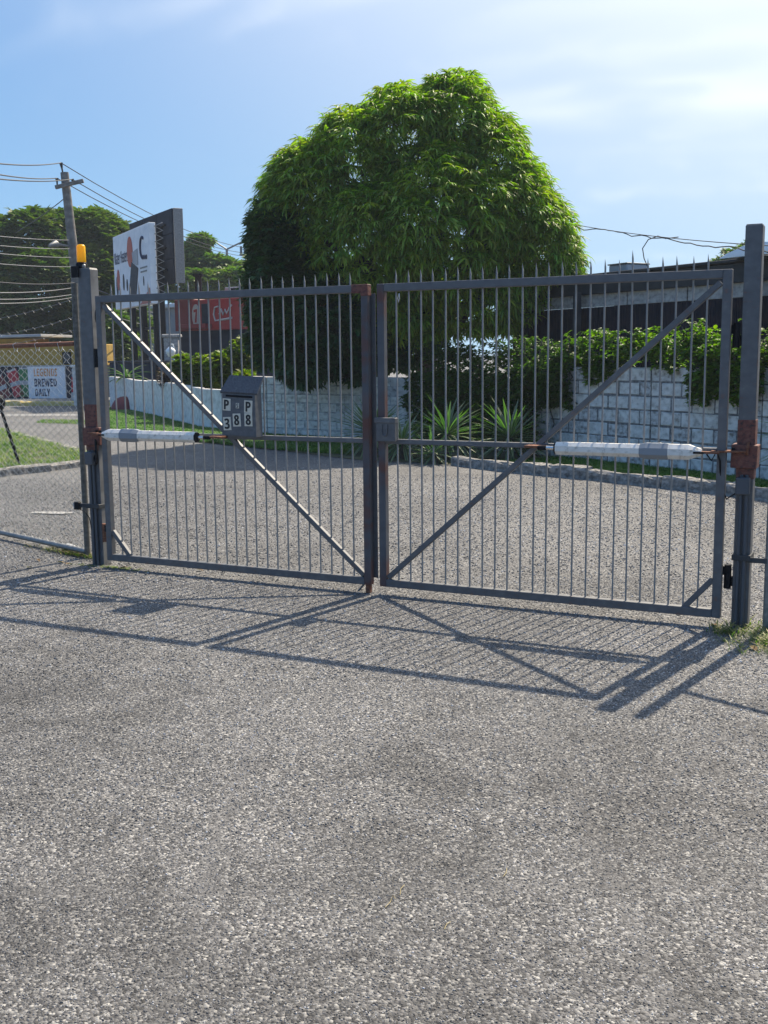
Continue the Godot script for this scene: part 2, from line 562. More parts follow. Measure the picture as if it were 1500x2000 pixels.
	M.kerb = mottled(Color(0.09, 0.085, 0.078), Color(0.22, 0.21, 0.19), Color(0.36, 0.34, 0.31), 0.95, 1.6, 17, 0.03, 1.2, [0.2, 0.5, 0.8])
	M.soil = mottled(Color(0.05, 0.045, 0.025), Color(0.07, 0.075, 0.03), Color(0.11, 0.10, 0.06), 0.95, 0.8, 18, 0.03, 1.0)
	M.bark = mottled(Color(0.035, 0.03, 0.025), Color(0.08, 0.07, 0.058), Color(0.15, 0.13, 0.11), 0.95, 1.5, 19, 0.03, 2.0)
	M.wood = mottled(Color(0.10, 0.09, 0.08), Color(0.17, 0.155, 0.14), Color(0.26, 0.24, 0.22), 0.9, 0.5, 20, 0.03, 0.5)
	M.leaf = leaf_mat(Color(0.85, 1.0, 0.25), 0.5)
	M.leafdull = leaf_mat(Color(0.7, 0.85, 0.25), 0.55)
	M.grass = leaf_mat(Color(0.55, 0.85, 0.2), 0.6)
	M.cable = plain(Color(0.02, 0.02, 0.022), 0.6)
	M.palecable = plain(Color(0.17, 0.17, 0.17), 0.5)
	M.white = mottled(Color(0.62, 0.64, 0.66), Color(0.74, 0.75, 0.76), Color(0.80, 0.80, 0.80), 0.6, 0.5, 21, 0.02)
	M.dullwhite = mottled(Color(0.20, 0.20, 0.20), Color(0.34, 0.34, 0.335), Color(0.43, 0.43, 0.42), 0.85, 1.2, 121, 0.03, 0.0, [0.2, 0.45, 0.8])
	M.darkpanel = mottled(Color(0.010, 0.014, 0.022), Color(0.018, 0.025, 0.038), Color(0.03, 0.04, 0.055), 0.7, 0.4, 22, 0.02)
	M.darkpanel.metallic_specular = 0.2
	M.shed = mottled(Color(0.010, 0.012, 0.018), Color(0.022, 0.022, 0.030), Color(0.045, 0.030, 0.032), 0.75, 0.5, 23, 0.02)
	M.shed.metallic_specular = 0.2
	M.fascia = mottled(Color(0.018, 0.020, 0.024), Color(0.030, 0.033, 0.037), Color(0.05, 0.052, 0.054), 0.7, 0.7, 24, 0.02)
	M.red = mottled(Color(0.19, 0.009, 0.013), Color(0.24, 0.012, 0.016), Color(0.28, 0.02, 0.022), 0.5, 0.5, 25, 0.02)
	M.maroon = plain(Color(0.16, 0.012, 0.016), 0.6)
	M.navy = mottled(Color(0.012, 0.018, 0.032), Color(0.02, 0.028, 0.045), Color(0.03, 0.04, 0.06), 0.6, 0.5, 26, 0.02)
	M.navy.metallic_specular = 0.2
	M.ochre = mottled(Color(0.30, 0.19, 0.035), Color(0.42, 0.27, 0.05), Color(0.48, 0.33, 0.09), 0.85, 0.5, 27, 0.02)
	M.orange = plain(Color(0.62, 0.26, 0.08), 0.7)
	M.inkblue = plain(Color(0.02, 0.025, 0.06), 0.7)
	M.canred = plain(Color(0.45, 0.02, 0.035), 0.6)
	M.cangreen = plain(Color(0.015, 0.16, 0.05), 0.6)
	M.pale = mottled(Color(0.30, 0.32, 0.34), Color(0.38, 0.39, 0.40), Color(0.46, 0.46, 0.45), 0.85, 0.3, 28, 0.02)
	M.glass = plain(Color(0.02, 0.03, 0.04), 0.12)
	M.dry = plain(Color(0.36, 0.29, 0.13), 0.8)
	M.tarp = plain(Color(0.75, 0.76, 0.76), 0.6)
	M.yellowline = mottled(Color(0.30, 0.24, 0.10), Color(0.55, 0.42, 0.13), Color(0.62, 0.50, 0.22), 0.85, 1.2, 29, 0.03)
	M.whiteline = mottled(Color(0.12, 0.115, 0.11), Color(0.28, 0.275, 0.265), Color(0.48, 0.475, 0.46), 0.9, 2.5, 30, 0.04)
	# asphalt with worn pale aggregate
	var cell := noise(0.15, 40, FastNoiseLite.TYPE_CELLULAR, 1)
	cell.cellular_return_type = FastNoiseLite.RETURN_CELL_VALUE
	cell.cellular_jitter = 1.0
	var a := StandardMaterial3D.new()
	a.albedo_texture = ramp_tex(cell, 1024, [0.0, 0.22, 0.5, 0.75, 0.9, 1.0], [Color(0.028, 0.028, 0.029), Color(0.074, 0.073, 0.073), Color(0.135, 0.132, 0.130), Color(0.20, 0.196, 0.190), Color(0.33, 0.322, 0.305), Color(0.50, 0.485, 0.45)])
	a.roughness = 0.82
	var ch := noise(0.15, 40, FastNoiseLite.TYPE_CELLULAR, 1)
	ch.cellular_return_type = FastNoiseLite.RETURN_DISTANCE
	ch.cellular_jitter = 1.0
	a.heightmap_enabled = true
	a.heightmap_scale = -0.5
	a.heightmap_texture = grey_tex(ch, 1024)
	a.detail_enabled = true
	a.detail_blend_mode = BaseMaterial3D.BLEND_MODE_MUL
	a.detail_uv_layer = BaseMaterial3D.DETAIL_UV_2
	a.detail_albedo = stain_tone_tex()
	M.asphalt = a

var stain_noise: FastNoiseLite
var stain_fine: FastNoiseLite
# oil stains plus darker and paler areas, as a factor on the drive colour
func stain_tone(x: float, z: float) -> float:
	if stain_noise == null:
		stain_noise = noise(0.35, 91, FastNoiseLite.TYPE_SIMPLEX_SMOOTH, 4)
		stain_fine = noise(2.6, 92, FastNoiseLite.TYPE_SIMPLEX_SMOOTH, 3)
	var f := stain_fine.get_noise_2d(x, z)
	var v := 1.02 + 0.30 * stain_noise.get_noise_2d(x, z) + 0.20 * f
	for s in [[0.18, -3.95, 0.26, 0.55, 0.34], [0.10, -3.2, 0.24, 0.35, 0.26], [-1.75, -5.3, 0.7, 0.9, 0.30], [0.95, -3.3, 0.35, 0.7, 0.24], [-0.8, -2.9, 0.45, 0.3, 0.24], [0.3, -2.5, 0.5, 0.2, 0.2], [1.9, -4.3, 0.5, 0.5, 0.22], [-0.35, -4.6, 0.5, 0.35, -0.22], [0.6, -13.2, 1.6, 1.0, -0.25], [2.2, -10.5, 1.5, 1.5, -0.2], [-2.6, -12.0, 0.9, 1.6, 0.2]]:
		var e := Vector2((x - s[0]) / s[2], (z - s[1]) / s[3]).length() + f * 0.9
		v -= 0.75 * s[4] * smoothstep(1.5, 0.2, e)
	return clampf(v, 0.4, 1.45)
func stain_tone_tex() -> ImageTexture:
	var size := 512
	var im := Image.create(size, size, false, Image.FORMAT_RGB8)
	for j in size:
		for i in size:
			# the sheet repeats every 24 m: x from -12, z from -24
			var x := -12.0 + 24.0 * (i + 0.5) / size
			var z := -24.0 + 24.0 * (j + 0.5) / size
			var v := stain_tone(x, z) * 0.68
			var s := lin(v, v, v)
			im.set_pixel(i, j, s)
	return ImageTexture.create_from_image(im)

# ---------------------------------------------------------------- ground
var wall_line := [Vector2(-2.75, -22.75), Vector2(-2.3, -22.1), Vector2(-0.35, -20.5), Vector2(1.3, -19.0), Vector2(2.70, -16.95), Vector2(3.8, -15.08), Vector2(4.77, -13.42), Vector2(6.3, -10.8)]
var drive_edge := [Vector2(-9.0, -33.5), Vector2(-6.24, -24.65), Vector2(-4.24, -21.34), Vector2(-1.84, -18.5), Vector2(-0.38, -16.6), Vector2(1.06, -15.75), Vector2(1.76, -14.7), Vector2(2.65, -13.75), Vector2(3.37, -12.8), Vector2(3.9, -12.1), Vector2(4.35, -11.2), Vector2(5.0, -10.0)]
func build_ground():
	var st := new_st()
	var e := 320.0
	var p := [Vector3(-e, 0, -e), Vector3(e, 0, -e), Vector3(e, 0, e), Vector3(-e, 0, e)]
	for k in [0, 1, 2, 0, 2, 3]:
		var v: Vector3 = p[k]
		st.set_normal(Vector3.UP)
		st.set_uv(Vector2(v.x, v.z) / 1.25)
		st.set_uv2(Vector2((v.x + 12.0) / 24.0, (v.z + 24.0) / 24.0))
		st.add_vertex(v)
	var g := put("ground", st.commit(), M.asphalt)
	g.set_meta("kind", "structure")
	g.set_meta("label", "worn grey asphalt of the drive and street")
	# loose pale chippings bedded in the surface
	var cm := new_st()
	var o := [Vector3(0.5, 0.02, 0.1), Vector3(0.1, -0.04, 0.45), Vector3(-0.48, 0.03, 0.12), Vector3(-0.2, 0.0, -0.46), Vector3(0.32, 0.04, -0.36)]
	var top := Vector3(0.04, 0.30, -0.03)
	for k in 5:
		var in1: Vector3 = o[k] * 0.62 + Vector3(0, 0.24, 0)
		var in2: Vector3 = o[(k + 1) % 5] * 0.62 + Vector3(0, 0.24, 0)
		quad(cm, o[k], o[(k + 1) % 5], in2, in1, (o[k] + o[(k + 1) % 5]) * 0.5 + Vector3(0, 0.3, 0))
		tri(cm, in1, in2, top, Vector3.UP)
	var chip := mesh_of(cm)
	var r := RandomNumberGenerator.new()
	r.seed = 5
	var xf := []
	var cols := []
	for band in [[2.05, 3.4, 21000.0, 0.0056], [3.4, 5.2, 11000.0, 0.0076], [5.2, 7.6, 5600.0, 0.0098], [7.6, 21.0, 1700.0, 0.014]]:
		var z0: float = band[0]
		var z1: float = band[1]
		var area := 0.40 * (z1 * z1 - z0 * z0) + 0.3 * (z1 - z0)
		for i in int(area * band[2]):
			var z := sqrt(lerpf(z0 * z0, z1 * z1, r.randf()))
			var x := r.randf_range(-1, 1) * (0.40 * z + 0.15)
			if z > 7.6 and r.randf() < smoothstep(7.6, 19.0, z): continue
			if z > 14.5 and (x > -0.2 or x < -4.2 or z > 15.6): continue
			if z > 10.8 and x > 3.6 - (z - 12.3) * 0.75: continue
			var s: float = band[3] * (0.55 + 0.95 * pow(r.randf(), 2.0))
			var b := Basis(Vector3.UP, r.randf() * TAU) * Basis(Vector3.RIGHT, r.randf_range(-0.3, 0.3))
			b = b * Basis.from_scale(Vector3(s * r.randf_range(0.8, 1.3), s * r.randf_range(0.7, 2.0), s * r.randf_range(0.7, 1.0)))
			xf.append(Transform3D(b, Vector3(x, -0.0008, -z)))
			var q := r.randf()
			var k := 0.0
			if q < 0.34: k = r.randf_range(0.05, 0.10)
			elif q < 0.78: k = r.randf_range(0.10, 0.18)
			elif q < 0.94: k = r.randf_range(0.18, 0.30)
			else: k = r.randf_range(0.32, 0.56)
			k *= 0.92 * stain_tone(x, -z)
			var warm := r.randf_range(-0.02, 0.10)
			cols.append(Color(k * (0.985 + warm * 0.4), k * 0.99, k * (1.01 - warm)))
	var cmat := StandardMaterial3D.new()
	cmat.vertex_color_use_as_albedo = true
	cmat.roughness = 0.6
	multi("stone_chip", chip, cmat, xf, cols, g)
	# verge between the drive and the garden wall
	var vp := PackedVector2Array()
	for v in drive_edge: vp.append(v)
	for i in range(wall_line.size() - 1, -1, -1): vp.append(wall_line[i] + Vector2(0.1, -0.1))
	vp.append(Vector2(-4.1, -24.6)); vp.append(Vector2(-6.0, -29.2)); vp.append(Vector2(-8.8, -35.6))
	var vs := part("verge", sheet(vp, 0.012), M.soil, self)
	vs.name = "verge"
	vs.set_meta("kind", "structure")
	vs.set_meta("label", "earth bed at the foot of the white wall")
	var gm := grass_mesh(3, 9, 0.085, 0.008, Color(1, 1, 1), Color(0.75, 0.8, 0.7))
	var gv := PackedVector2Array()
	for k in [0, 1, 2, 3]: gv.append(drive_edge[k])
	for q in [Vector2(-0.5, -17.3), Vector2(-0.5, -20.3), Vector2(-2.6, -22.3), Vector2(-4.0, -24.3), Vector2(-5.9, -28.9), Vector2(-8.6, -35.2)]: gv.append(q)
	grass_on("grass", "bright short lawn along the foot of the white wall", gv, 0.012, 12000, gm, 61, 1.5, Color(0.085, 0.19, 0.022), Color(0.15, 0.26, 0.035))
	var gr := PackedVector2Array([Vector2(1.9, -14.6), Vector2(2.75, -13.65), Vector2(3.97, -12.0), Vector2(5.0, -10.2), Vector2(6.1, -10.8), Vector2(4.65, -13.45), Vector2(3.7, -15.1), Vector2(2.7, -16.6), Vector2(1.5, -15.8)])
	grass_on("grass", "short shaded grass strip between rough kerb and block wall", gr, 0.012, 6000, gm, 62, 1.1, Color(0.085, 0.19, 0.022), Color(0.15, 0.26, 0.035))
	# traffic island beyond the mesh fence
	var isl := PackedVector2Array([Vector2(-5.4, -14.7), Vector2(-4.85, -15.5), Vector2(-4.45, -16.4), Vector2(-4.85, -17.7), Vector2(-6.2, -20.0), Vector2(-8.6, -24.2), Vector2(-18, -26), Vector2(-18, -12.5)])
	var io := part("island", sheet(isl, 0.06), M.soil, self)
	io.name = "lawn"
	io.set_meta("kind", "structure")
	io.set_meta("label", "earth of the grass island beyond the chain link fence")
	grass_on("grass", "sunny yellow green grass of the island beyond the chain link fence", isl, 0.06, 11000, gm, 63, 1.4, Color(0.15, 0.23, 0.03), Color(0.27, 0.30, 0.07))
	var wl := PackedVector2Array([Vector2(-8.8, -27.3), Vector2(-4.9, -25.0), Vector2(-5.7, -27.2), Vector2(-9.0, -28.6)])
	grass_on("grass", "thin grass patch at the street corner behind the gate post", wl, 0.0, 900, gm, 64, 1.1, Color(0.12, 0.20, 0.03), Color(0.2, 0.27, 0.05))
	# kerbs
	var kr := thing("kerb", "rough broken concrete kerb between drive and grass strip", "kerb")
	kerb_run(kr, [Vector2(1.06, -15.75), Vector2(1.76, -14.7), Vector2(2.65, -13.75), Vector2(3.37, -12.8), Vector2(3.9, -12.1), Vector2(4.35, -11.2), Vector2(5.0, -10.0)], 0.85, 0.15, 71)
	var kl := thing("kerb", "rough grey kerb around the tip of the grass island", "kerb")
	kerb_run(kl, [Vector2(-7.6, -13.6), Vector2(-5.4, -14.65), Vector2(-4.85, -15.45), Vector2(-4.42, -16.35)], 0.7, 0.12, 72)
	kerb_run(kl, [Vector2(-4.85, -17.75), Vector2(-6.2, -20.05), Vector2(-8.6, -24.25)], 0.9, 0.08, 73)
	# far street: yellow kerb, pale lane line, pavement before the bar
	var yk := thing("kerb", "yellow painted kerb across the street by the painted bar", "kerb")
	kerb_run(yk, [Vector2(-22.0, -39.6), Vector2(-14.0, -37.9), Vector2(-9.6, -37.0), Vector2(-6.0, -36.2)], 1.4, 0.16, 74, M.yellowline)
	var lp := part("street", sheet(PackedVector2Array([Vector2(-20, -33.2), Vector2(-9.2, -31.3), Vector2(-8.6, -31.1), Vector2(-8.6, -30.6), Vector2(-20, -32.3)]), 0.006), M.whiteline, self)
	lp.name = "road_marking"
	lp.set_meta("kind", "structure")
	lp.set_meta("label", "pale worn lane line on the street")
	var lm := part("street", sheet(PackedVector2Array([Vector2(-3.70, -11.12), Vector2(-3.35, -11.02), Vector2(-3.2, -11.10), Vector2(-3.4, -11.2), Vector2(-3.66, -11.22)]), 0.012), M.whiteline, self)
	lm.name = "road_marking_001"
	lm.set_meta("kind", "structure")
	lm.set_meta("label", "short worn white paint mark behind the chain link fence")

func rough_box(sd: int, s: Vector3, amp: float) -> ArrayMesh:
	var r := RandomNumberGenerator.new()
	r.seed = sd
	var st := new_st()
	var nx := 7
	var prof := [Vector2(-0.5, -0.3), Vector2(-0.5, 0.82), Vector2(-0.36, 1.0), Vector2(0.36, 1.0), Vector2(0.5, 0.8), Vector2(0.5, -0.3)]
	var g := []
	for i in nx + 1:
		var row := []
		for q in prof:
			var v := Vector3((float(i) / nx - 0.5) * s.x, q.y * s.y, q.x * s.z)
			v += Vector3(r.randf_range(-1, 1) * (0.0 if i == 0 or i == nx else 1.0), r.randf_range(-1, 0.6) * (1.0 if q.y > 0 else 0.0), r.randf_range(-1, 1)) * amp
			row.append(v)
		g.append(row)
	for i in nx:
		for k in prof.size() - 1:
			var m: Vector3 = (g[i][k] + g[i + 1][k + 1]) * 0.5
			quad(st, g[i][k], g[i + 1][k], g[i + 1][k + 1], g[i][k + 1], Vector3(0, m.y - s.y * 0.4, m.z) + Vector3(0, 0.0001, 0))
	for i in [0, nx]:
		for k in range(1, prof.size() - 1):
			tri(st, g[i][0], g[i][k], g[i][k + 1], Vector3(-1 if i == 0 else 1, 0, 0))
	return mesh_of(st)
func kerb_run(parent: Node3D, line: Array, step: float, h: float, sd: int, mat: Material = null):
	var r := RandomNumberGenerator.new()
	r.seed = sd
	var ms := []
	for k in 3: ms.append(rough_box(sd * 10 + k, Vector3(step * 0.985, h, 0.17), h * 0.11))
	for i in line.size() - 1:
		var a: Vector2 = line[i]
		var b: Vector2 = line[i + 1]
		var n := maxi(1, roundi(a.distance_to(b) / step))
		var k := a.distance_to(b) / (n * step)
		var d := (b - a).normalized()
		var yaw := atan2(-d.y, d.x)
		for j in n:
			var c := a.lerp(b, (j + 0.5) / n)
			put("kerb_stone", ms[r.randi() % 3], mat if mat else M.kerb, parent, Vector3(c.x, 0, c.y), Basis(Vector3.UP, yaw + r.randf_range(-0.02, 0.02)).scaled_local(Vector3(k, r.randf_range(0.85, 1.08), 1)))

# ---------------------------------------------------------------- garden walls
func block_wall(parent: Node3D, line: Array, courses: int, ch: float, bl: float, sd: int, mats: Array, joint: Material, j := 0.012, recess := 0.016, thick := 0.19):
	var r := RandomNumberGenerator.new()
	r.seed = sd
	var ms := []
	for k in 4:
		var st := new_st()
		bx(st, Vector3.ZERO, Vector3(bl - j, ch - j, thick), 0.008 + 0.004 * k)
		ms.append(mesh_of(st))
	var half := new_st()
	bx(half, Vector3.ZERO, Vector3(bl * 0.5 - j, ch - j, thick), 0.01)
	var hm := mesh_of(half)
	# resample the line at block length
	for c in courses:
		var off := 0.0 if c % 2 == 0 else bl * 0.5
		var first := true
		for i in line.size() - 1:
			var a: Vector2 = line[i]
			var b: Vector2 = line[i + 1]
			var d := (b - a).normalized()
			var yaw := atan2(-d.y, d.x)
			var length := a.distance_to(b)
			var n := maxi(1, roundi(length / bl))
			var k := length / (n * bl)
			var y := (c + 0.5) * ch
			var bas := Basis(Vector3.UP, yaw)
			if off > 0.0:
				for side in [[a, 0.25], [b, -0.25]]:
					var e: Vector2 = side[0] + d * bl * k * side[1]
					put("block", hm, mats[r.randi() % mats.size()], parent, Vector3(e.x, y, e.y) + bas.z * r.randf_range(-0.004, 0.004), bas.scaled_local(Vector3(k, 1, 1)))
				for q in n - 1:
					var e2 := a + d * (q + 1) * bl * k
					put("block", ms[r.randi() % 4], mats[r.randi() % mats.size()], parent, Vector3(e2.x, y, e2.y) + bas.z * r.randf_range(-0.005, 0.005), (bas * Basis(Vector3.BACK, r.randf_range(-0.006, 0.006))).scaled_local(Vector3(k, 1, 1)))
			else:
				for q in n:
					var e3 := a + d * (q + 0.5) * bl * k
					put("block", ms[r.randi() % 4], mats[r.randi() % mats.size()], parent, Vector3(e3.x, y, e3.y) + bas.z * r.randf_range(-0.005, 0.005), (bas * Basis(Vector3.BACK, r.randf_range(-0.006, 0.006))).scaled_local(Vector3(k, 1, 1)))
			first = false
	for i in line.size() - 1:
		var a2: Vector2 = line[i]
		var b2: Vector2 = line[i + 1]
		var d2 := (b2 - a2).normalized()
		var m := (a2 + b2) * 0.5
		boxpart("mortar", Vector3(m.x, courses * ch * 0.5 - 0.03, m.y), Vector3(a2.distance_to(b2) - 0.01, courses * ch + 0.02, thick - recess), joint, parent, 0.002, Basis(Vector3.UP, atan2(-d2.y, d2.x)))
func build_walls():
	var w1 := thing("block_wall", "white painted block wall half covered by hanging branches behind mailbox", "wall")
	block_wall(w1, wall_line.slice(0, 5), 7, 0.172, 0.40, 81, [M.block1, M.block1, M.block3], M.palemortar, 0.007, 0.007)
	var w2 := thing("block_wall", "weathered white block wall with dark joints beneath vines, beside dark shed", "wall")
	block_wall(w2, wall_line.slice(4, 8), 7, 0.20, 0.40, 82, [M.block1, M.block1, M.block2], M.mortar, 0.010, 0.014)
	# smooth low wall of rendered bays leading to the street
	var w3 := thing("panel_wall", "smooth low white wall of long bays running to the street", "wall")
	var line := [Vector2(-8.9, -35.6), Vector2(-7.5, -32.6), Vector2(-6.0, -29.2), Vector2(-5.1, -26.9), Vector2(-4.1, -24.55), Vector2(-3.45, -23.6), Vector2(-2.83, -22.86)]
	for i in line.size() - 1:
		var a: Vector2 = line[i]
		var b: Vector2 = line[i + 1]
		var d := (b - a).normalized()
		var n := maxi(1, roundi(a.distance_to(b) / 1.25))
		for k in n:
			var c := a.lerp(b, (k + 0.5) / n)
			var h := 0.98 - 0.02 * i + (0.03 if (k + i) % 3 == 0 else 0.0)
			boxpart("wall_bay", Vector3(c.x, h * 0.5, c.y), Vector3(a.distance_to(b) / n - 0.012, h, 0.15), M.whitewash, w3, 0.008, Basis(Vector3.UP, atan2(-d.y, d.x)))
	var pier := thing("wall_pier", "short white end pier standing above the low white wall", "pier", Vector3(-10.1, 0, -37.2))
	boxpart("shaft", Vector3(0, 0.65, 0), Vector3(0.9, 1.3, 0.5), M.whitewash, pier, 0.02)
	boxpart("coping", Vector3(0, 1.345, 0), Vector3(1.0, 0.09, 0.6), M.whitewash, pier, 0.02)
	# red marker at the wall's end
	var st := new_st(true)
	var pts := []
	var rad := []
	for k in 7:
		var t := k / 6.0
		pts.append(Vector3(0, 0.42 * sin(t * PI * 0.5), 0)); rad.append(0.40 * cos(t * PI * 0.5) + 0.01)
	tube(st, pts, rad, 14)
	var rm := put("boulder", mesh_of(st), M.maroon, null, Vector3(-7.9, 0.03, -33.1))
	tag(rm, "dull red painted boulder on the lawn beside the low white wall", "boulder")

# ---------------------------------------------------------------- street side
func facing(a: Vector3, b: Vector3) -> Basis:
	# x runs from a to b on plan, y up, z towards the drive
	var x := Vector3(b.x - a.x, 0, b.z - a.z).normalized()
	return Basis(x, Vector3.UP, x.cross(Vector3.UP))
func build_street():
	# painted bar
	var a := gp(-120, 794)
	a.z = -42.6
	var bl := Vector3(-21.5, 0, -42.4)
	var br := Vector3(-10.75, 0, -40.5)
	var fb := facing(bl, br)
	var L := Vector2(br.x - bl.x, br.z - bl.z).length()
	var bar := thing("painted_bar", "low ochre bar building with painted drink cans and lettering on its front", "building", bl, fb)
	boxpart("plinth", Vector3(L * 0.5, 0.05, -0.6), Vector3(L + 0.4, 0.14, 2.2), M.kerb, bar, 0.02)
	boxpart("lower_wall", Vector3(L * 0.5, 0.72, -1.0), Vector3(L, 1.22, 1.6), M.navy, bar, 0.02)
	boxpart("upper_wall", Vector3(L * 0.5 - 0.0, 1.74, -1.05), Vector3(L, 0.80, 1.6), M.ochre, bar, 0.02)
	boxpart("ledge", Vector3(L * 0.5, 1.345, -0.18), Vector3(L, 0.035, 0.12), M.pale, bar, 0.005)
	boxpart("roof", Vector3(L * 0.5 - 1.2, 2.42, -1.2), Vector3(L - 1.6, 0.10, 2.6), M.pale, bar, 0.01, Basis(Vector3.BACK, 0.012))
	boxpart("gable", Vector3(L * 0.5 - 1.4, 2.25, -1.15), Vector3(L - 2.6, 0.26, 1.5), M.ochre, bar, 0.01)
	var win := boxpart("window", Vector3(L - 0.82 - 0.35, 1.62, -0.235), Vector3(0.34, 0.46, 0.05), M.black, bar, 0.005)
	boxpart("pane", Vector3(0, 0, 0.028), Vector3(0.26, 0.38, 0.012), M.glass, win, 0.003)
	# board: px 52..125 of the front
	var x0 := wall_x(52, bl, fb)
	var x1 := wall_x(125, bl, fb)
	var bd := boxpart("sign_board", Vector3((x0 + x1) * 0.5, 0.70, -0.155), Vector3(x1 - x0, 1.24, 0.06), M.white, bar, 0.005)
	var wd := x1 - x0
	text("lettering", "LEGENDS", 0.30, M.orange, bd, Vector3(-0.02 * wd, 0.40, 0.036), Basis(), wd * 0.62)
	text("lettering", "BREWED", 0.30, M.inkblue, bd, Vector3(-0.03 * wd, 0.02, 0.036), Basis(), wd * 0.60)
	text("lettering", "DAILY", 0.28, M.inkblue, bd, Vector3(-0.12 * wd, -0.35, 0.036), Basis(), wd * 0.40)
	for can in [[26, 0.70, 0.42, 1.05, -0.28, M.canred], [44, 0.74, 0.40, 1.10, 0.0, M.cangreen], [0, 0.55, 0.4, 0.9, -0.4, M.maroon]]:
		var cx := wall_x(can[0], bl, fb)
		var rb := Basis(Vector3.BACK, -can[4])
		var cn := boxpart("painted_can", Vector3(cx, can[1], -0.16), Vector3(can[2], can[3], 0.04), can[5], bar, 0.006, rb)
		boxpart("label_band", Vector3(0, -0.02, 0.022), Vector3(can[2] * 0.98, 0.16, 0.012), M.pale, cn, 0.002)
		boxpart("rim", Vector3(0, can[3] * 0.47, 0.022), Vector3(can[2] * 0.9, 0.07, 0.012), M.pale, cn, 0.002)
	var pv := part("pavement", sheet(PackedVector2Array([Vector2(-22, -42.6), Vector2(-5.0, -39.6), Vector2(-6.0, -36.3), Vector2(-9.6, -37.1), Vector2(-14.0, -38.0), Vector2(-22, -39.7)]), 0.13), M.kerb, self)
	pv.name = "pavement"
	pv.set_meta("kind", "structure")
	pv.set_meta("label", "grey pavement before the painted bar")
	# striped pillar beside the bar
	var sp := thing("striped_pillar", "red and white striped pillar standing beside the painted bar", "pillar", pz(151, 780, -39.4) * Vector3(1, 0, 1) + Vector3(0, 0.1, 0))
	for k in 4:
		boxpart("stripe", Vector3(0, 0.15 + 0.28 * k, 0), Vector3(0.34 - 0.03 * k, 0.275, 0.34 - 0.03 * k), [M.pale, M.canred, M.canred, M.pale][k], sp, 0.01)
	# utility pole
	var ub := pz(176, 778, -36.0)
	ub.y = 0
	var ut := pz(126, 337, -36.0)
	var up := thing("utility_pole", "leaning weathered wooden utility pole with one crossarm", "utility pole", ub)
	var st := new_st(true)
	tube(st, [Vector3(0, -0.3, 0), (ut - ub) * 0.5, ut - ub], [0.19, 0.17, 0.13], 10)
	part("pole", st, M.wood, up)
	var ca := pz(108, 366, -35.8) - ub
	var cb := pz(163, 353, -35.8) - ub
	boxpart("crossarm", (ca + cb) * 0.5, Vector3(ca.distance_to(cb), 0.12, 0.10), M.wood, up, 0.01, Basis(Vector3.BACK, atan2(cb.y - ca.y, cb.x - ca.x)))
	var ins := [pz(119, 318, -36.0), pz(111, 348, -35.8), pz(141, 350, -35.8)]
	var feet := [pz(124, 345, -36.0), pz(112, 365, -35.8), pz(143, 358, -35.8)]
	for k in 3:
		var s2 := new_st(true)
		tube(s2, [feet[k] - ub, (feet[k] as Vector3).lerp(ins[k], 0.6) - ub, (ins[k] as Vector3) - ub], [0.02, 0.03, 0.06], 8)
		part("insulator", s2, M.fascia, up)
	var lamp := new_st(true)
	var la := pz(134, 481, -35.9) - ub
	tube(lamp, [la, pz(118, 478, -35.6) - ub, pz(108, 476, -35.4) - ub, pz(96, 480, -35.2) - ub], [0.03, 0.04, 0.12, 0.05], 8)
	part("street_light", lamp, M.galv, up)
	# overhead cables
	var runs := [
		[ins[0], pz(-90, 308, -20.0), 0.1], [ins[1], pz(-90, 322, -20.0), 0.1], [ins[2], pz(-90, 338, -20.0), 0.1],
		[ins[0], pz(520, 487, -76.0), 0.7], [ins[1], pz(520, 502, -76.0), 0.7], [ins[2], pz(520, 495, -76.0), 0.7],
		[pz(129, 385, -36.0), pz(30, 455, -44.0), 0.05]]
	for q in runs: cable(q[0], q[1], 0.016, q[2], M.cable, "thin black overhead line strung from the leaning utility pole")
	for q in [[469, 460], [486, 479], [503, 494], [521, 515]]:
		cable(pz(136 + (q[0] - 469) * 0.12, q[0], -35.95), pz(-60, q[1] - 5, -24.0), 0.010, 0.04, M.palecable, "pale sunlit cable tied to the side of the utility pole")
	for q in [[552, 545], [561, 570], [574, 583], [580, 592]]:
		cable(pz(148, q[0], -36.0), pz(-60, q[1], -24.0), 0.013, 0.08, M.palecable if q[0] > 555 else M.cable, "low sagging cable before the dark trees by the street")
	for q in [[560, 590], [570, 604], [600, 630]]:
		cable(pz(151, q[0] - 10, -36.0), pz(345, q[1] + 12, -52.0), 0.018, 0.2, M.palecable, "low cable running behind the billboards from the utility pole")
	billboards()
	# red fronted shop behind the hedge
	var sa := pz(344, 640, -41.0)
	var sb := pz(640, 640, -36.0)
	sa.y = 0; sb.y = 0
	var fs := facing(sa, sb)
	var sl := Vector2(sb.x - sa.x, sb.z - sa.z).length()
	var shop := thing("red_shop", "dark blue shop with red sign band and white script behind the hedge", "building", sa, fs)
	boxpart("wall", Vector3(sl * 0.5, 1.30, -1.6), Vector3(sl, 2.6, 3.0), M.navy, shop, 0.02)
	boxpart("end_band", Vector3(0.55, 3.15, -1.45), Vector3(1.1, 1.15, 3.0), M.maroon, shop, 0.02)
	var sgn := boxpart("sign_band", Vector3(1.1 + (sl - 1.1) * 0.5, 3.12, -1.4), Vector3(sl - 1.1, 1.1, 3.1), M.red, shop, 0.02)
	boxpart("canopy", Vector3(1.4, 2.72, 0.28), Vector3(1.6, 0.16, 0.4), M.maroon, shop, 0.01)
	var z := 1.56
	var ox := 1.1 + (sl - 1.1) * 0.5
	var s3 := new_st()
	plate(s3, ellipse(1.35 - ox, 0.0, 0.20, 0.40), z - 0.01, z + 0.02)
	var ov := part("white_oval", s3, M.pale, sgn)
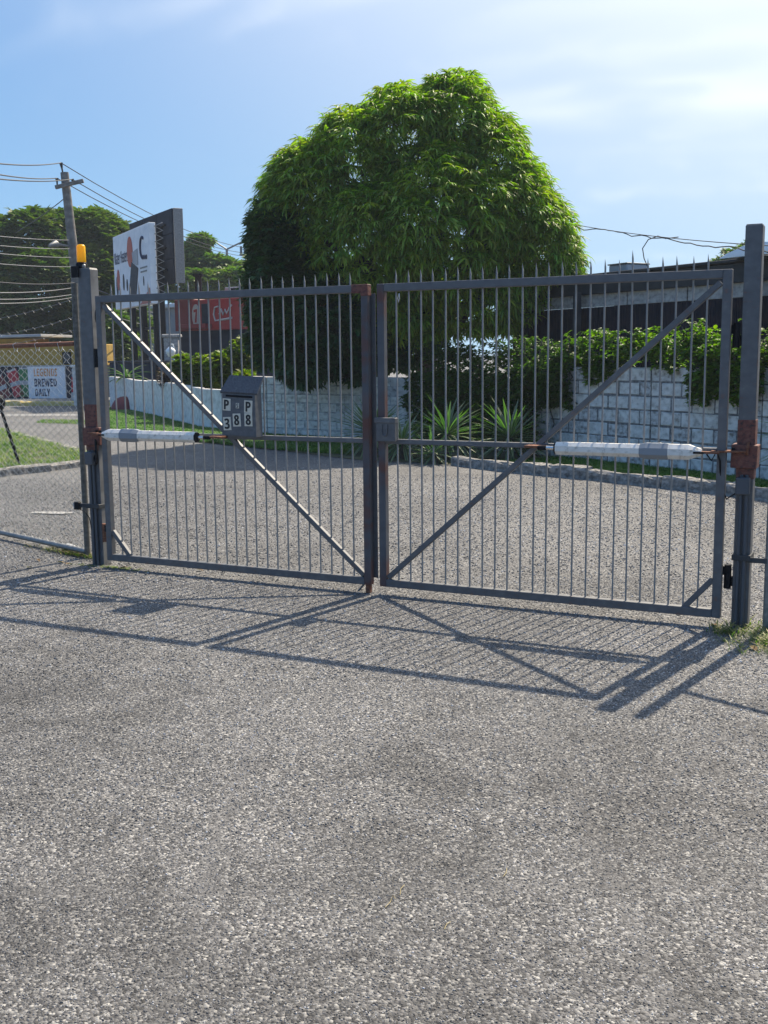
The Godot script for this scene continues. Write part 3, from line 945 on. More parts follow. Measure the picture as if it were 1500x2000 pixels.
	var s4 := new_st()
	plate(s4, PackedVector2Array([Vector2(1.26 - ox, 0.2), Vector2(1.45 - ox, 0.23), Vector2(1.40 - ox, -0.26), Vector2(1.30 - ox, -0.26), Vector2(1.37 - ox, 0.12), Vector2(1.26 - ox, 0.11)]), z + 0.021, z + 0.032)
	part("seven_mark", s4, M.red, ov)
	boxpart("dark_gap", Vector3(1.85 - ox, 0.0, 1.555), Vector3(0.36, 0.8, 0.03), M.navy, sgn, 0.003)
	var sc := new_st(true)
	var o3 := Vector3(2.35 - ox, 0, z + 0.01)
	tube(sc, [o3 + Vector3(0.22, 0.28, 0), o3 + Vector3(0.05, 0.25, 0), o3 + Vector3(-0.02, 0.0, 0), o3 + Vector3(0.06, -0.22, 0), o3 + Vector3(0.3, -0.2, 0)], [0.032], 6)
	tube(sc, [o3 + Vector3(0.28, 0.0, 0), o3 + Vector3(0.4, 0.18, 0), o3 + Vector3(0.48, -0.02, 0), o3 + Vector3(0.6, 0.16, 0), o3 + Vector3(0.68, 0.02, 0), o3 + Vector3(0.85, 0.24, 0), o3 + Vector3(0.95, 0.3, 0)], [0.032], 6)
	tube(sc, [o3 + Vector3(0.3, -0.2, 0), o3 + Vector3(0.6, -0.18, 0), o3 + Vector3(0.95, -0.14, 0)], [0.04], 6)
	part("white_script", sc, M.pale, sgn)
	var gc := new_st(true)
	var ao := boxpart("rooftop_unit", Vector3(2.35, 3.93, -1.0), Vector3(0.75, 0.4, 0.6), M.pale, shop, 0.02)
	boxpart("grille", Vector3(0.15, 0, 0.305), Vector3(0.34, 0.3, 0.02), M.black, ao, 0.004)
	var fl := new_st(true)
	tube(fl, [Vector3(0.65, 3.7, -0.6), Vector3(0.65, 4.55, -0.6), Vector3(0.65, 4.6, -0.6), Vector3(0.65, 4.68, -0.6)], [0.13, 0.13, 0.2, 0.18], 10)
	part("flue", fl, M.black, shop)
	# pale house between billboards and shop
	var ph := thing("pale_house", "pale grey house with flat roof glimpsed behind the billboard posts", "building", pz(300, 700, -50.0) * Vector3(1, 0, 1), fs)
	boxpart("wall", Vector3(0, 1.9, -2), Vector3(4.2, 3.8, 4), M.pale, ph, 0.03)
	boxpart("roof", Vector3(0, 3.9, -2), Vector3(4.6, 0.18, 4.4), M.white, ph, 0.02)
	for k in 2:
		var pw := boxpart("window", Vector3(-1.0 + 1.8 * k, 1.9, 0.01), Vector3(0.9, 1.1, 0.06), M.white, ph, 0.01)
		boxpart("pane", Vector3(0, 0, 0.036), Vector3(0.76, 0.96, 0.012), M.glass, pw, 0.003)
	var pb := thing("gate_pillar", "cream pillar with a capped top beside the dark shop wall", "pillar", pz(338, 720, -38.5) * Vector3(1, 0, 1))
	boxpart("shaft", Vector3(0, 1.15, 0), Vector3(0.5, 2.3, 0.5), M.dullwhite, pb, 0.02)
	boxpart("cap", Vector3(0, 2.36, 0), Vector3(0.62, 0.12, 0.62), M.dullwhite, pb, 0.03)
	var dw := thing("dark_wall", "low dark wall behind the low white wall under the billboards", "wall", pz(290, 720, -37.5) * Vector3(1, 0, 1), fs)
	boxpart("wall_body", Vector3(0.2, 0.72, 0), Vector3(4.6, 1.44, 0.2), M.navy, dw, 0.02)
	boxpart("coping", Vector3(0.2, 1.475, 0), Vector3(4.7, 0.07, 0.28), M.fascia, dw, 0.02)
	# lantern
	var lb := pz(339, 712, -27.5)
	var ln := thing("garden_lantern", "small white globe lantern on a curved bracket above the hedge", "lantern", Vector3(lb.x, 0, lb.z))
	var post := new_st(true)
	tube(post, [Vector3(0.02, 0, 0), Vector3(0.02, 1.85, 0), Vector3(0.0, 1.93, 0), Vector3(-0.04, 1.94, 0.02), Vector3(-0.06, 1.88, 0.02)], [0.018], 6)
	part("bracket", post, M.white, ln)
	var gl := new_st(true)
	tube(gl, [Vector3(-0.06, 1.88, 0.02), Vector3(-0.06, 1.84, 0.02), Vector3(-0.06, 1.78, 0.02), Vector3(-0.06, 1.70, 0.02), Vector3(-0.06, 1.62, 0.02)], [0.03, 0.07, 0.13, 0.11, 0.05], 12)
	part("globe", gl, M.white, ln)
	# double arm street lamp
	var db := pz(447, 700, -70.0)
	var sl2 := thing("street_lamp", "tall double armed street lamp above the distant trees", "street lamp", Vector3(db.x, 0, db.z))
	var dt := pz(443, 487, -70.0) - sl2.position
	var pst := new_st(true)
	tube(pst, [Vector3(0, 0, 0), dt], [0.13, 0.08], 8)
	part("pole", pst, M.galv, sl2)
	for q in [[408, 465], [490, 464]]:
		var e := pz(q[0], q[1], -70.0) - sl2.position
		var ar := new_st(true)
		tube(ar, [dt, dt.lerp(e, 0.7), e], [0.06, 0.05, 0.05], 6)
		var am := part("arm", ar, M.galv, sl2)
		boxpart("lamp_head", e, Vector3(0.7, 0.1, 0.25), M.galv, am, 0.03, Basis(Vector3.BACK, 0.4 if q[0] > 443 else -0.4))
	# antenna mast
	var mb := pz(484, 700, -66.0)
	var mast := thing("antenna_mast", "grey antenna mast with panel boxes beside the mango tree", "mast", Vector3(mb.x, 0, mb.z))
	var mt := pz(482, 476, -66.0) - mast.position
	rod("pole", Vector3.ZERO, mt, 0.11, M.galv, mast)
	for q in [[471, 490], [478, 485], [490, 488], [497, 492]]:
		var e2 := pz(q[0], q[1], -66.0) - mast.position
		boxpart("antenna_panel", e2, Vector3(0.14, 0.55, 0.12), M.galv, mast, 0.01)
	boxpart("platform", pz(484, 498, -66.0) - mast.position, Vector3(0.95, 0.06, 0.5), M.galv, mast, 0.01)

func wall_x(px: float, o: Vector3, b: Basis) -> float:
	var d := ray(px, 750)
	var c := Vector3(0, CH, 0)
	var t := (o - c).dot(b.z) / d.dot(b.z)
	return (c + d * t - o).dot(b.x)
func cable(a: Vector3, b: Vector3, r: float, sag: float, mat: Material, label: String):
	var st := new_st(true)
	var pts := []
	for k in 13:
		var t := k / 12.0
		pts.append(a.lerp(b, t) - Vector3(0, 4.0 * sag * t * (1.0 - t), 0))
	tube(st, pts, [r], 5)
	var o := put("overhead_cable", mesh_of(st), mat)
	tag(o, label, "cable", label.replace("thin black ", "").replace("pale sunlit ", "") + " set")

func billboards():
	# printed board
	var rl := pz(232, 600, -40.4)
	var rr := pz(303, 600, -36.0)
	var bs := facing(rl, rr)
	var bw := Vector2(rr.x - rl.x, rr.z - rl.z).length()
	var y0 := pz(303, 593, -36.0).y
	var y1 := pz(303, 434, -36.0).y
	var bh := y1 - y0
	var o := Vector3(rl.x, 0, rl.z)
	var bb := thing("billboard", "white printed billboard for water heaters on dark steel posts", "billboard", o, bs)
	var face := boxpart("board", Vector3(bw * 0.5, y0 + bh * 0.5, 0), Vector3(bw, bh, 0.22), M.white, bb, 0.01)
	var fz := 0.122
	text("lettering", "Water Heaters", bh * 0.16, M.inkblue, face, Vector3(-bw * 0.27, bh * 0.19, fz), Basis(), bw * 0.40, 400)
	var s1 := new_st()
	plate(s1, ellipse(bw * -0.01, bh * 0.22, bw * 0.075, bh * 0.20, 28), fz - 0.005, fz + 0.006)
	part("red_disc", s1, plain(Color(0.45, 0.09, 0.05), 0.6), face)
	var s2 := new_st()
	plate(s2, PackedVector2Array([Vector2(bw * 0.05, bh * 0.20), Vector2(bw * 0.20, bh * 0.23), Vector2(bw * 0.20, bh * 0.02), Vector2(bw * 0.07, bh * 0.05)]), fz - 0.005, fz + 0.009)
	part("grey_panel", s2, M.pale, face)
	var s3 := new_st()
	plate(s3, PackedVector2Array([Vector2(bw * 0.03, bh * 0.08), Vector2(bw * 0.20, bh * -0.02), Vector2(bw * 0.11, bh * -0.40), Vector2(bw * 0.02, bh * -0.44), Vector2(bw * -0.05, bh * -0.24)]), fz - 0.005, fz + 0.012)
	part("dark_heater", s3, M.fascia, face)
	for q in [[-0.41, -0.18, 0.055, 0.26, M.fascia], [-0.22, -0.15, 0.04, 0.22, M.fascia], [-0.12, -0.20, 0.035, 0.16, M.fascia], [0.33, -0.2, 0.02, 0.12, M.fascia]]:
		var s4 := new_st()
		plate(s4, ellipse(bw * q[0], bh * q[1], bw * q[2] * 0.5, bh * q[3] * 0.5, 16), fz - 0.005, fz + 0.006)
		part("heater_tank", s4, q[4], face)
	var s5 := new_st()
	plate(s5, ellipse(bw * -0.37, bh * -0.10, bw * 0.035, bh * 0.14, 20), fz - 0.005, fz + 0.010)
	part("red_disc", s5, plain(Color(0.42, 0.10, 0.07), 0.6), face)
	# swash logo with a row of dots
	var lg := new_st(true)
	var lo := Vector3(bw * 0.33, bh * 0.22, fz)
	var arc := []
	for k in 12:
		var a := lerpf(0.9, 4.6, k / 11.0)
		arc.append(lo + Vector3(cos(a) * bw * 0.05, sin(a) * bh * 0.13, 0))
	tube(lg, arc, [0.035, 0.045], 6)
	part("logo_swash", lg, M.inkblue, face)
	for k in 4:
		var s6 := new_st()
		plate(s6, ellipse(bw * (0.32 + 0.035 * k), bh * (0.10 - 0.004 * k), bw * 0.014, bh * 0.03, 12), fz - 0.005, fz + 0.006)
		part("logo_dot", s6, M.inkblue, face)
	boxpart("fine_print", Vector3(bw * 0.34, -bh * 0.03, fz - 0.002), Vector3(bw * 0.18, bh * 0.02, 0.01), M.galv, face, 0.001)
	boxpart("fine_print", Vector3(bw * 0.34, -bh * 0.08, fz - 0.002), Vector3(bw * 0.16, bh * 0.02, 0.01), M.galv, face, 0.001)
	var s7 := new_st()
	plate(s7, PackedVector2Array([Vector2(bw * 0.22, -bh * 0.49), Vector2(bw * 0.48, -bh * 0.30), Vector2(bw * 0.48, -bh * 0.49)]), fz - 0.005, fz + 0.006)
	part("red_corner", s7, plain(Color(0.42, 0.14, 0.11), 0.6), face)
	# lattice edge
	var lt := new_st(true)
	var zz := []
	for k in 22: zz.append(Vector3(bw + 0.06, y0 + bh * k / 21.0, -0.06 if k % 2 == 0 else -0.34))
	tube(lt, zz, [0.022], 5)
	part("edge_lattice", lt, M.galv, bb)
	for x in [0.25, 0.55, 0.85]:
		boxpart("post", Vector3(bw * x, (y0 + 0.6) * 0.5, -0.22), Vector3(0.16, y0 + 0.6, 0.16), M.black, bb, 0.01)
	for y in [1.5, 2.6]:
		boxpart("cross_brace", Vector3(bw * 0.55, y, -0.22), Vector3(bw * 0.62, 0.09, 0.08), M.black, bb, 0.01)
	# second board, its dark back to the drive
	var dl := pz(262, 600, -43.0)
	var dr := pz(345, 600, -38.6)
	var ds := facing(dl, dr)
	var dw := Vector2(dr.x - dl.x, dr.z - dl.z).length()
	var e0 := pz(350, 553, -38.6).y
	var e1 := pz(345, 406, -38.6).y
	var db := thing("billboard", "dark back of a taller billboard with a pale steel edge", "billboard", Vector3(dl.x, 0, dl.z), ds)
	var h := e1 - e0
	for r in 3:
		for c in 3:
			boxpart("back_panel", Vector3(dw * (c + 0.5) / 3.0, e0 + h * (r + 0.5) / 3.0, 0), Vector3(dw / 3.0 - 0.02, h / 3.0 - 0.02, 0.12), M.darkpanel, db, 0.01)
	boxpart("backing", Vector3(dw * 0.5, e0 + h * 0.5, -0.06), Vector3(dw - 0.05, h - 0.05, 0.1), M.black, db, 0.01)
	boxpart("edge_strip", Vector3(dw + 0.03, e0 + h * 0.5, -0.16), Vector3(0.06, h, 0.34), M.galv, db, 0.01)
	for x in [0.35, 0.78]:
		boxpart("post", Vector3(dw * x, (e1 - 0.5) * 0.5, 0.18), Vector3(0.2, e1 - 0.5, 0.2), M.black, db, 0.01)
	for y in [0.2, 0.5, 0.8]:
		boxpart("cross_brace", Vector3(dw * 0.6, e0 + h * y, 0.10), Vector3(dw * 0.55, 0.08, 0.08), M.black, db, 0.01)

# ---------------------------------------------------------------- shed behind the vines
func build_shed():
	var a := Vector3(2.55, 0, -21.2)
	var dir := Vector3(0.505, 0, 0.863).normalized()
	var b := a + dir * 11.0
	var bs := facing(a, b)
	var sh := thing("dark_shed", "long dark sheet metal shed with flat roof behind the vine covered wall", "shed", a, bs)
	var seg := 0.92
	var st := new_st(true)
	var nc := 36
	for k in nc:
		var x0 := seg * k / nc
		var x1 := seg * (k + 1) / nc
		var z0 := 0.018 * cos(TAU * 9.0 * k / nc)
		var z1 := 0.018 * cos(TAU * 9.0 * (k + 1) / nc)
		quad(st, Vector3(x0, 0, z0), Vector3(x1, 0, z1), Vector3(x1, 2.40, z1), Vector3(x0, 2.40, z0), Vector3(0, 0, 1))
	var cs := mesh_of(st)
	for k in 12:
		put("metal_sheet", cs, M.shed, sh, Vector3(seg * k, 0.0, 0.004 * (k % 2)))
	for k in 8:
		var w := 1.36
		boxpart("white_panel", Vector3(0.42 + w * (k + 0.5), 2.515, -0.02), Vector3(w - 0.03, 0.22, 0.05), M.dullwhite, sh, 0.006)
	boxpart("fascia", Vector3(5.5, 2.765, 0.06), Vector3(11.4, 0.29, 0.05), M.fascia, sh, 0.008)
	boxpart("roof", Vector3(5.5, 2.94, -1.3), Vector3(11.5, 0.05, 2.9), M.fascia, sh, 0.01)
	for k in 4:
		boxpart("post", Vector3(0.62 + 1.5 * k if k < 2 else 1.2 + 2.4 * k, 1.33, 0.22), Vector3(0.11, 2.66, 0.11), M.fascia, sh, 0.008)
	boxpart("back_wall", Vector3(5.5, 1.4, -2.6), Vector3(11.0, 2.8, 0.1), M.black, sh, 0.01)
	var bb := boxpart("roof_bracket", Vector3(-0.2, 2.85, 0.15), Vector3(1.1, 0.05, 0.9), M.rust, sh, 0.01, Basis(Vector3.BACK, 0.12))
	# boxes and a tarp on its roof
	var p := pz(1198, 521, -18.9)
	var ac := thing("roof_box", "pale metal box unit standing on the shed roof", "box", Vector3(p.x, 2.955, p.z), bs)
	boxpart("casing", Vector3(0, 0.075, -0.35), Vector3(0.46, 0.15, 0.5), M.pale, ac, 0.015)
	boxpart("lid", Vector3(0, 0.162, -0.35), Vector3(0.49, 0.022, 0.54), M.galv, ac, 0.006)
	var tp := pz(1452, 521, -16.2)
	var ts := new_st(true)
	var tpts := []
	for k in 9:
		var t := k / 8.0
		tpts.append(Vector3(1.1 * t, 0.16 * sin(minf(t, 1.0) * PI * 0.75) + 0.01 * (k % 2), -0.2))
	for k in 8:
		var o1 := Vector3(0, -0.01, 0.35)
		var o2 := Vector3(0, -0.01, -0.5)
		quad(ts, tpts[k] + o1, tpts[k + 1] + o1, tpts[k + 1] + o2, tpts[k] + o2, Vector3.UP)
		quad(ts, tpts[k] + o1, tpts[k + 1] + o1, Vector3(tpts[k + 1].x, -0.02, 0.15), Vector3(tpts[k].x, -0.02, 0.15), Vector3(0, 0, 1))
	var tq := put("tarpaulin", mesh_of(ts), M.tarp, null, Vector3(tp.x - 0.25, 2.97, tp.z), bs)
	tag(tq, "pale crumpled tarpaulin heaped on the shed roof", "tarpaulin")

# ---------------------------------------------------------------- trees
func px_blob(cx: float, cy: float, rx: float, ry: float, z: float, rz: float) -> Array:
	var k := -z / FPX
	return [pz(cx, cy, z), Vector3(rx * k, ry * k, rz)]
# each big blob becomes a smaller core with lobes round it, so that the outline is uneven
func lobes(blobs: Array, n: int, sd: int) -> Array:
	var r := RandomNumberGenerator.new()
	r.seed = sd
	var out := []
	for b in blobs:
		var v: Vector3 = b[1]
		out.append([b[0], v * 0.94])
		for k in n:
			var d := Vector3(r.randfn(), r.randfn() * 0.8 + 0.25, r.randfn() + 0.2).normalized()
			var q := r.randf_range(0.26, 0.44)
			out.append([b[0] + d * v * (0.97 - q * 0.85), v * q])
	return out
func build_trees():
	var mango := []
	for k in 5: mango.append(spray_mesh(100 + k, 10, 0.15, 0.28, 0.035, 1.7, 0.8, Color(0.21, 0.36, 0.050), 0.36, 4))
	var zz := -20.6
	var bl := [px_blob(888, 262, 88, 112, zz, 1.8), px_blob(790, 285, 114, 112, zz, 1.9), px_blob(945, 345, 88, 124, zz, 1.9), px_blob(702, 328, 106, 116, zz, 1.9), px_blob(625, 385, 100, 116, zz, 1.8), px_blob(1000, 420, 84, 118, zz, 1.8),
		px_blob(850, 440, 165, 160, zz + 0.5, 2.2), px_blob(1050, 475, 76, 98, zz, 1.6), px_blob(715, 480, 140, 130, zz + 0.3, 2.0), px_blob(560, 415, 66, 84, zz, 1.3), px_blob(930, 575, 145, 85, zz - 0.2, 1.6), px_blob(1088, 520, 52, 66, zz, 1.0), px_blob(790, 590, 120, 90, zz - 0.2, 1.5)]
	var base := Vector3(0.9, 0, -22.2)
	var t := thing("mango_tree", "large domed mango tree with long drooping leaves behind the white wall", "tree", base)
	limbs(t, bl, base, 1.7, 0.24, M.bark, 5)
	crown(t, lobes(bl, 6, 41), mango, M.leaf, 9600, 0.08, 1.0, 51, 290, "leaf_spray")
	# darker broad-leaved tree in front of it, hanging over the wall
	var broad := []
	for k in 3: broad.append(spray_mesh(120 + k, 11, 0.11, 0.19, 0.062, 0.7, 0.85, Color(0.042, 0.11, 0.03), 0.25, 3))
	var b2 := [px_blob(545, 470, 66, 75, -20.2, 1.0), px_blob(560, 560, 92, 90, -20.2, 1.2), px_blob(640, 610, 100, 100, -20.0, 1.2), px_blob(600, 700, 66, 60, -20.0, 0.8), px_blob(690, 660, 75, 90, -20.6, 1.0), px_blob(525, 640, 45, 80, -20.8, 0.8), px_blob(770, 650, 85, 80, -21.2, 1.0)]
	var base2 := Vector3(-1.4, 0, -21.9)
	var d := thing("shade_tree", "dark broad leaved tree overhanging the white wall under the mango", "tree", base2)
	limbs(d, b2, base2, 1.3, 0.12, M.bark, 6)
	crown(d, lobes(b2, 4, 42), broad, M.leafdull, 4600, 0.25, 1.0, 52, 120, "leaf_spray")
	# street trees
	var far := []
	for k in 3: far.append(spray_mesh(140 + k, 9, 0.22, 0.38, 0.15, 0.6, 0.85, Color(0.115, 0.185, 0.05), 0.3, 2))
	var sets := [
		["street_tree", "broad dark tree behind the painted bar, crossed by cables", [px_blob(60, 475, 75, 65, -50, 2.4), px_blob(0, 520, 70, 80, -50, 2.6), px_blob(90, 560, 90, 80, -49, 2.5), px_blob(30, 610, 90, 70, -49, 2.4), px_blob(-60, 560, 80, 110, -50, 2.6), px_blob(120, 500, 60, 70, -51, 2.2), px_blob(60, 655, 110, 50, -49, 2.0), px_blob(140, 640, 60, 60, -50, 2.0), px_blob(105, 450, 50, 40, -51, 2.0), px_blob(140, 520, 50, 60, -51, 2.0)], Vector3(-16.5, 0, -51), 5200, Color(0.78, 0.80, 0.85)],
		["street_tree", "bushy lighter green tree between utility pole and billboards", [px_blob(180, 470, 70, 60, -52, 2.2), px_blob(225, 490, 55, 60, -52, 2.0), px_blob(190, 550, 70, 75, -51, 2.2), px_blob(230, 610, 55, 80, -51, 2.0), px_blob(160, 620, 60, 70, -50, 2.0)], Vector3(-13.2, 0, -52), 5000, Color(0.95, 0.95, 0.85)],
		["acacia_tree", "layered feathery tree rising behind the dark billboard", [px_blob(392, 470, 22, 10, -60, 1.2), px_blob(375, 492, 32, 14, -60, 1.5), px_blob(405, 512, 42, 14, -60, 1.5), px_blob(430, 520, 40, 14, -60, 1.4), px_blob(370, 530, 30, 24, -60, 1.4)], Vector3(-10.4, 0, -60), 1100, Color(1.2, 1.25, 1.2)],
		["street_tree", "low green trees behind the red shop and street lamp", [px_blob(400, 555, 45, 30, -58, 1.6), px_blob(455, 552, 38, 28, -58, 1.5), px_blob(352, 560, 30, 35, -58, 1.5), px_blob(500, 545, 40, 50, -62, 1.5), px_blob(440, 580, 70, 25, -58, 1.5)], Vector3(-8.8, 0, -58), 1600, Color(1.15, 1.2, 0.9)],
		["street_tree", "small leafy tree top showing above the shed roof", [px_blob(1432, 500, 22, 14, -34, 0.6), px_blob(1462, 490, 22, 18, -34, 0.6), px_blob(1405, 512, 16, 8, -34, 0.4)], Vector3(11.2, 0, -34.3), 220, Color(1.0, 1.05, 1.0)],
		["street_tree", "shadowy bush behind the low wall beside the left billboard posts".replace("left ", ""), [px_blob(235, 670, 28, 60, -44, 1.2), px_blob(265, 640, 30, 50, -46, 1.2)], Vector3(-11.0, 0, -45.5), 700, Color(0.8, 0.9, 0.8)],
	]
	var sd := 200
	for s in sets:
		var tr := thing(s[0], s[1], "tree", s[3])
		limbs(tr, s[2], s[3], 2.2, 0.2 if s[4] > 1000 else 0.1, M.bark, sd)
		crown(tr, lobes(s[2], 5, sd + 3), far, M.leafdull, s[4], 0.2, 1.0 if s[4] > 300 else 0.5, sd + 1, 0, "leaf_spray", s[5])
		sd += 10
	# trailing creeper and service cable from the mango to the post
	var a := pz(1118, 438, -19.5)
	var b := pz(1540, 482, -13.0)
	cable(a, b, 0.006, 0.05, M.cable, "thin service cable running from mango tree over the shed")
	var st := new_st(true)
	var pts := []
	var r := RandomNumberGenerator.new()
	r.seed = 8
	for k in 40:
		var t2 := k / 39.0
		pts.append(a.lerp(b, t2) + Vector3(0, -0.05 + 0.022 * sin(k * 0.9 + sin(k * 0.37) * 2.0) + r.randf_range(-0.008, 0.008) - 0.05 * t2, 0.02))
	tube(st, pts, [0.009, 0.008], 5)
	var cr := put("creeper_vine", mesh_of(st), M.bark)
	tag(cr, "dry wavy creeper stem twisted along the service cable", "vine")
	var st2 := new_st(true)
	tube(st2, [pz(1325, 463, -16.6), pz(1300, 466, -16.6), pz(1285, 461, -16.7), pz(1266, 468, -16.9), pz(1255, 485, -17.2), pz(1258, 505, -17.5), pz(1268, 528, -17.6)], [0.008], 5)
	var c2 := put("creeper_vine", mesh_of(st2), M.bark)
	tag(c2, "loose looping creeper stem hanging from the service cable to the shed roof", "vine")

# ---------------------------------------------------------------- plants
func wall_at(t: float) -> Array:
	# point and outward direction on the wall line, by metres from its first point
	var left := t
	for i in wall_line.size() - 1:
		var a: Vector2 = wall_line[i]
		var b: Vector2 = wall_line[i + 1]
		var l := a.distance_to(b)
		if left <= l or i == wall_line.size() - 2:
			var p := a + (b - a).normalized() * left
			var n := Vector2(-(b - a).y, (b - a).x).normalized()
			if n.y < 0: n = -n
			return [p, n]
		left -= l
	return []
func vine(called: String, label: String, spans: Array, mesh: Array, count: int, sd: int, c1: Color, c2: Color):
	# spans: [t0, t1, y0, y1, thickness, share]
	var r := RandomNumberGenerator.new()
	r.seed = sd
	var o := thing(called, label, "vine")
	var xf := []
	var cols := []
	for m in mesh:
		xf.append([]); cols.append([])
	var nz := noise(0.9, sd + 3)
	for s in spans:
		for i in int(count * s[5]):
			var t := r.randf_range(s[0], s[1])
			var q := wall_at(t)
			var p: Vector2 = q[0]
			var n: Vector2 = q[1]
			var edge := nz.get_noise_1d(t * 1.4) * 0.42 + nz.get_noise_1d(t * 5.0 + 50.0) * 0.22
			var lo: float = s[2] + edge * 0.6
			var hi: float = s[3] + nz.get_noise_1d(t * 3.0 + 90.0) * 0.30 + nz.get_noise_1d(t * 9.0 + 20.0) * 0.12
			var v := r.randf()
			var y := lerpf(lo, hi, v)
			if y < 0.06: continue
			if y > 1.3 and nz.get_noise_2d(t * 2.6 + 300.0, y * 1.5) + r.randf_range(-0.12, 0.12) < -0.04: continue
			var bulge: float = s[4] * (0.35 + 0.65 * sin(PI * clampf((y - s[2]) / (s[3] - s[2]), 0.05, 0.95)))
			var off := 0.1 + bulge * sqrt(r.randf())
			if y > 1.42: off = r.randf_range(-0.35, 0.1 + bulge)
			var out := Vector3(n.x, 0.3, n.y)
			var b := spray_basis(r, out, r.randf_range(0.7, 1.25))
			var k := r.randi() % mesh.size()
			xf[k].append(Transform3D(b, Vector3(p.x + n.x * off, y, p.y + n.y * off)))
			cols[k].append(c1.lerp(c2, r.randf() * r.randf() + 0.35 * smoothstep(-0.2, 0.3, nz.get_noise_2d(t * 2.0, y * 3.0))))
	# straggling shoots above the wall, each with a few small leaves
	for i in 26:
		var s0 = spans[0]
		var t0 := r.randf_range(s0[0], s0[1])
		var w0 := wall_at(t0)
		var p0 := Vector3(w0[0].x, s0[3] - 0.12, w0[0].y)
		var dir := Vector3(r.randf_range(-0.8, 0.8), r.randf_range(0.5, 1.0), r.randf_range(-0.5, 0.5)) * r.randf_range(0.18, 0.36)
		var tw := new_st(true)
		var q1 := p0 + dir * 0.6 + Vector3(0, 0.05, 0)
		var q2 := p0 + dir + Vector3(dir.x * 0.4, -0.02, dir.z * 0.4)
		tube(tw, [p0, q1, q2], [0.006, 0.004, 0.002], 4)
		part("shoot", tw, M.bark, o)
		for k in 4:
			var lp := p0.lerp(q1, 0.4 + 0.3 * k) if k < 2 else q1.lerp(q2, 0.4 * (k - 1))
			xf[0].append(Transform3D(spray_basis(r, Vector3(w0[1].x, 0.4, w0[1].y), r.randf_range(0.35, 0.6)), lp))
			cols[0].append(c1.lerp(c2, r.randf()))
	# woody stems
	for i in 9:
		var s = spans[r.randi() % spans.size()]
		var t := r.randf_range(s[0], s[1])
		var pts := []
		var y: float = s[3] + 0.1
		for k in 6:
			var q := wall_at(t + 0.08 * k * r.randf_range(-1, 1))
			pts.append(Vector3(q[0].x + q[1].x * 0.14, maxf(y, 0.05), q[0].y + q[1].y * 0.14))
			y -= (s[3] - s[2]) / 5.0
		var st := new_st(true)
		tube(st, pts, [0.009, 0.012], 5)
		part("stem", st, M.bark, o)
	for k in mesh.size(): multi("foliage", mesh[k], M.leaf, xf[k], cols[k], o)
func yucca(label: String, at: Vector3, sc: float, n: int, sd: int, meshes: Array, lift := 0.15):
	var r := RandomNumberGenerator.new()
	r.seed = sd
	var o := thing("yucca", label, "yucca", at, Basis(), "yuccas below the wall")
	var st := new_st(true)
	tube(st, [Vector3(0, -0.03, 0), Vector3(0.01, lift + 0.12 * sc, 0)], [0.06, 0.045], 8)
	part("stem", st, M.bark, o)
	for i in n:
		var el := asin(clampf(lerpf(-0.55, 0.97, (i + 0.5) / n), -1, 1))
		var az := i * 2.39996 + r.randf_range(-0.2, 0.2)
		var b := Basis(Vector3.UP, az) * Basis(Vector3.RIGHT, -el + r.randf_range(-0.08, 0.08))
		put("leaf", meshes[r.randi() % meshes.size()], M.grass, o, Vector3(0, lift + 0.10 * sc, 0), b.scaled_local(Vector3.ONE * sc * r.randf_range(0.8, 1.1)))
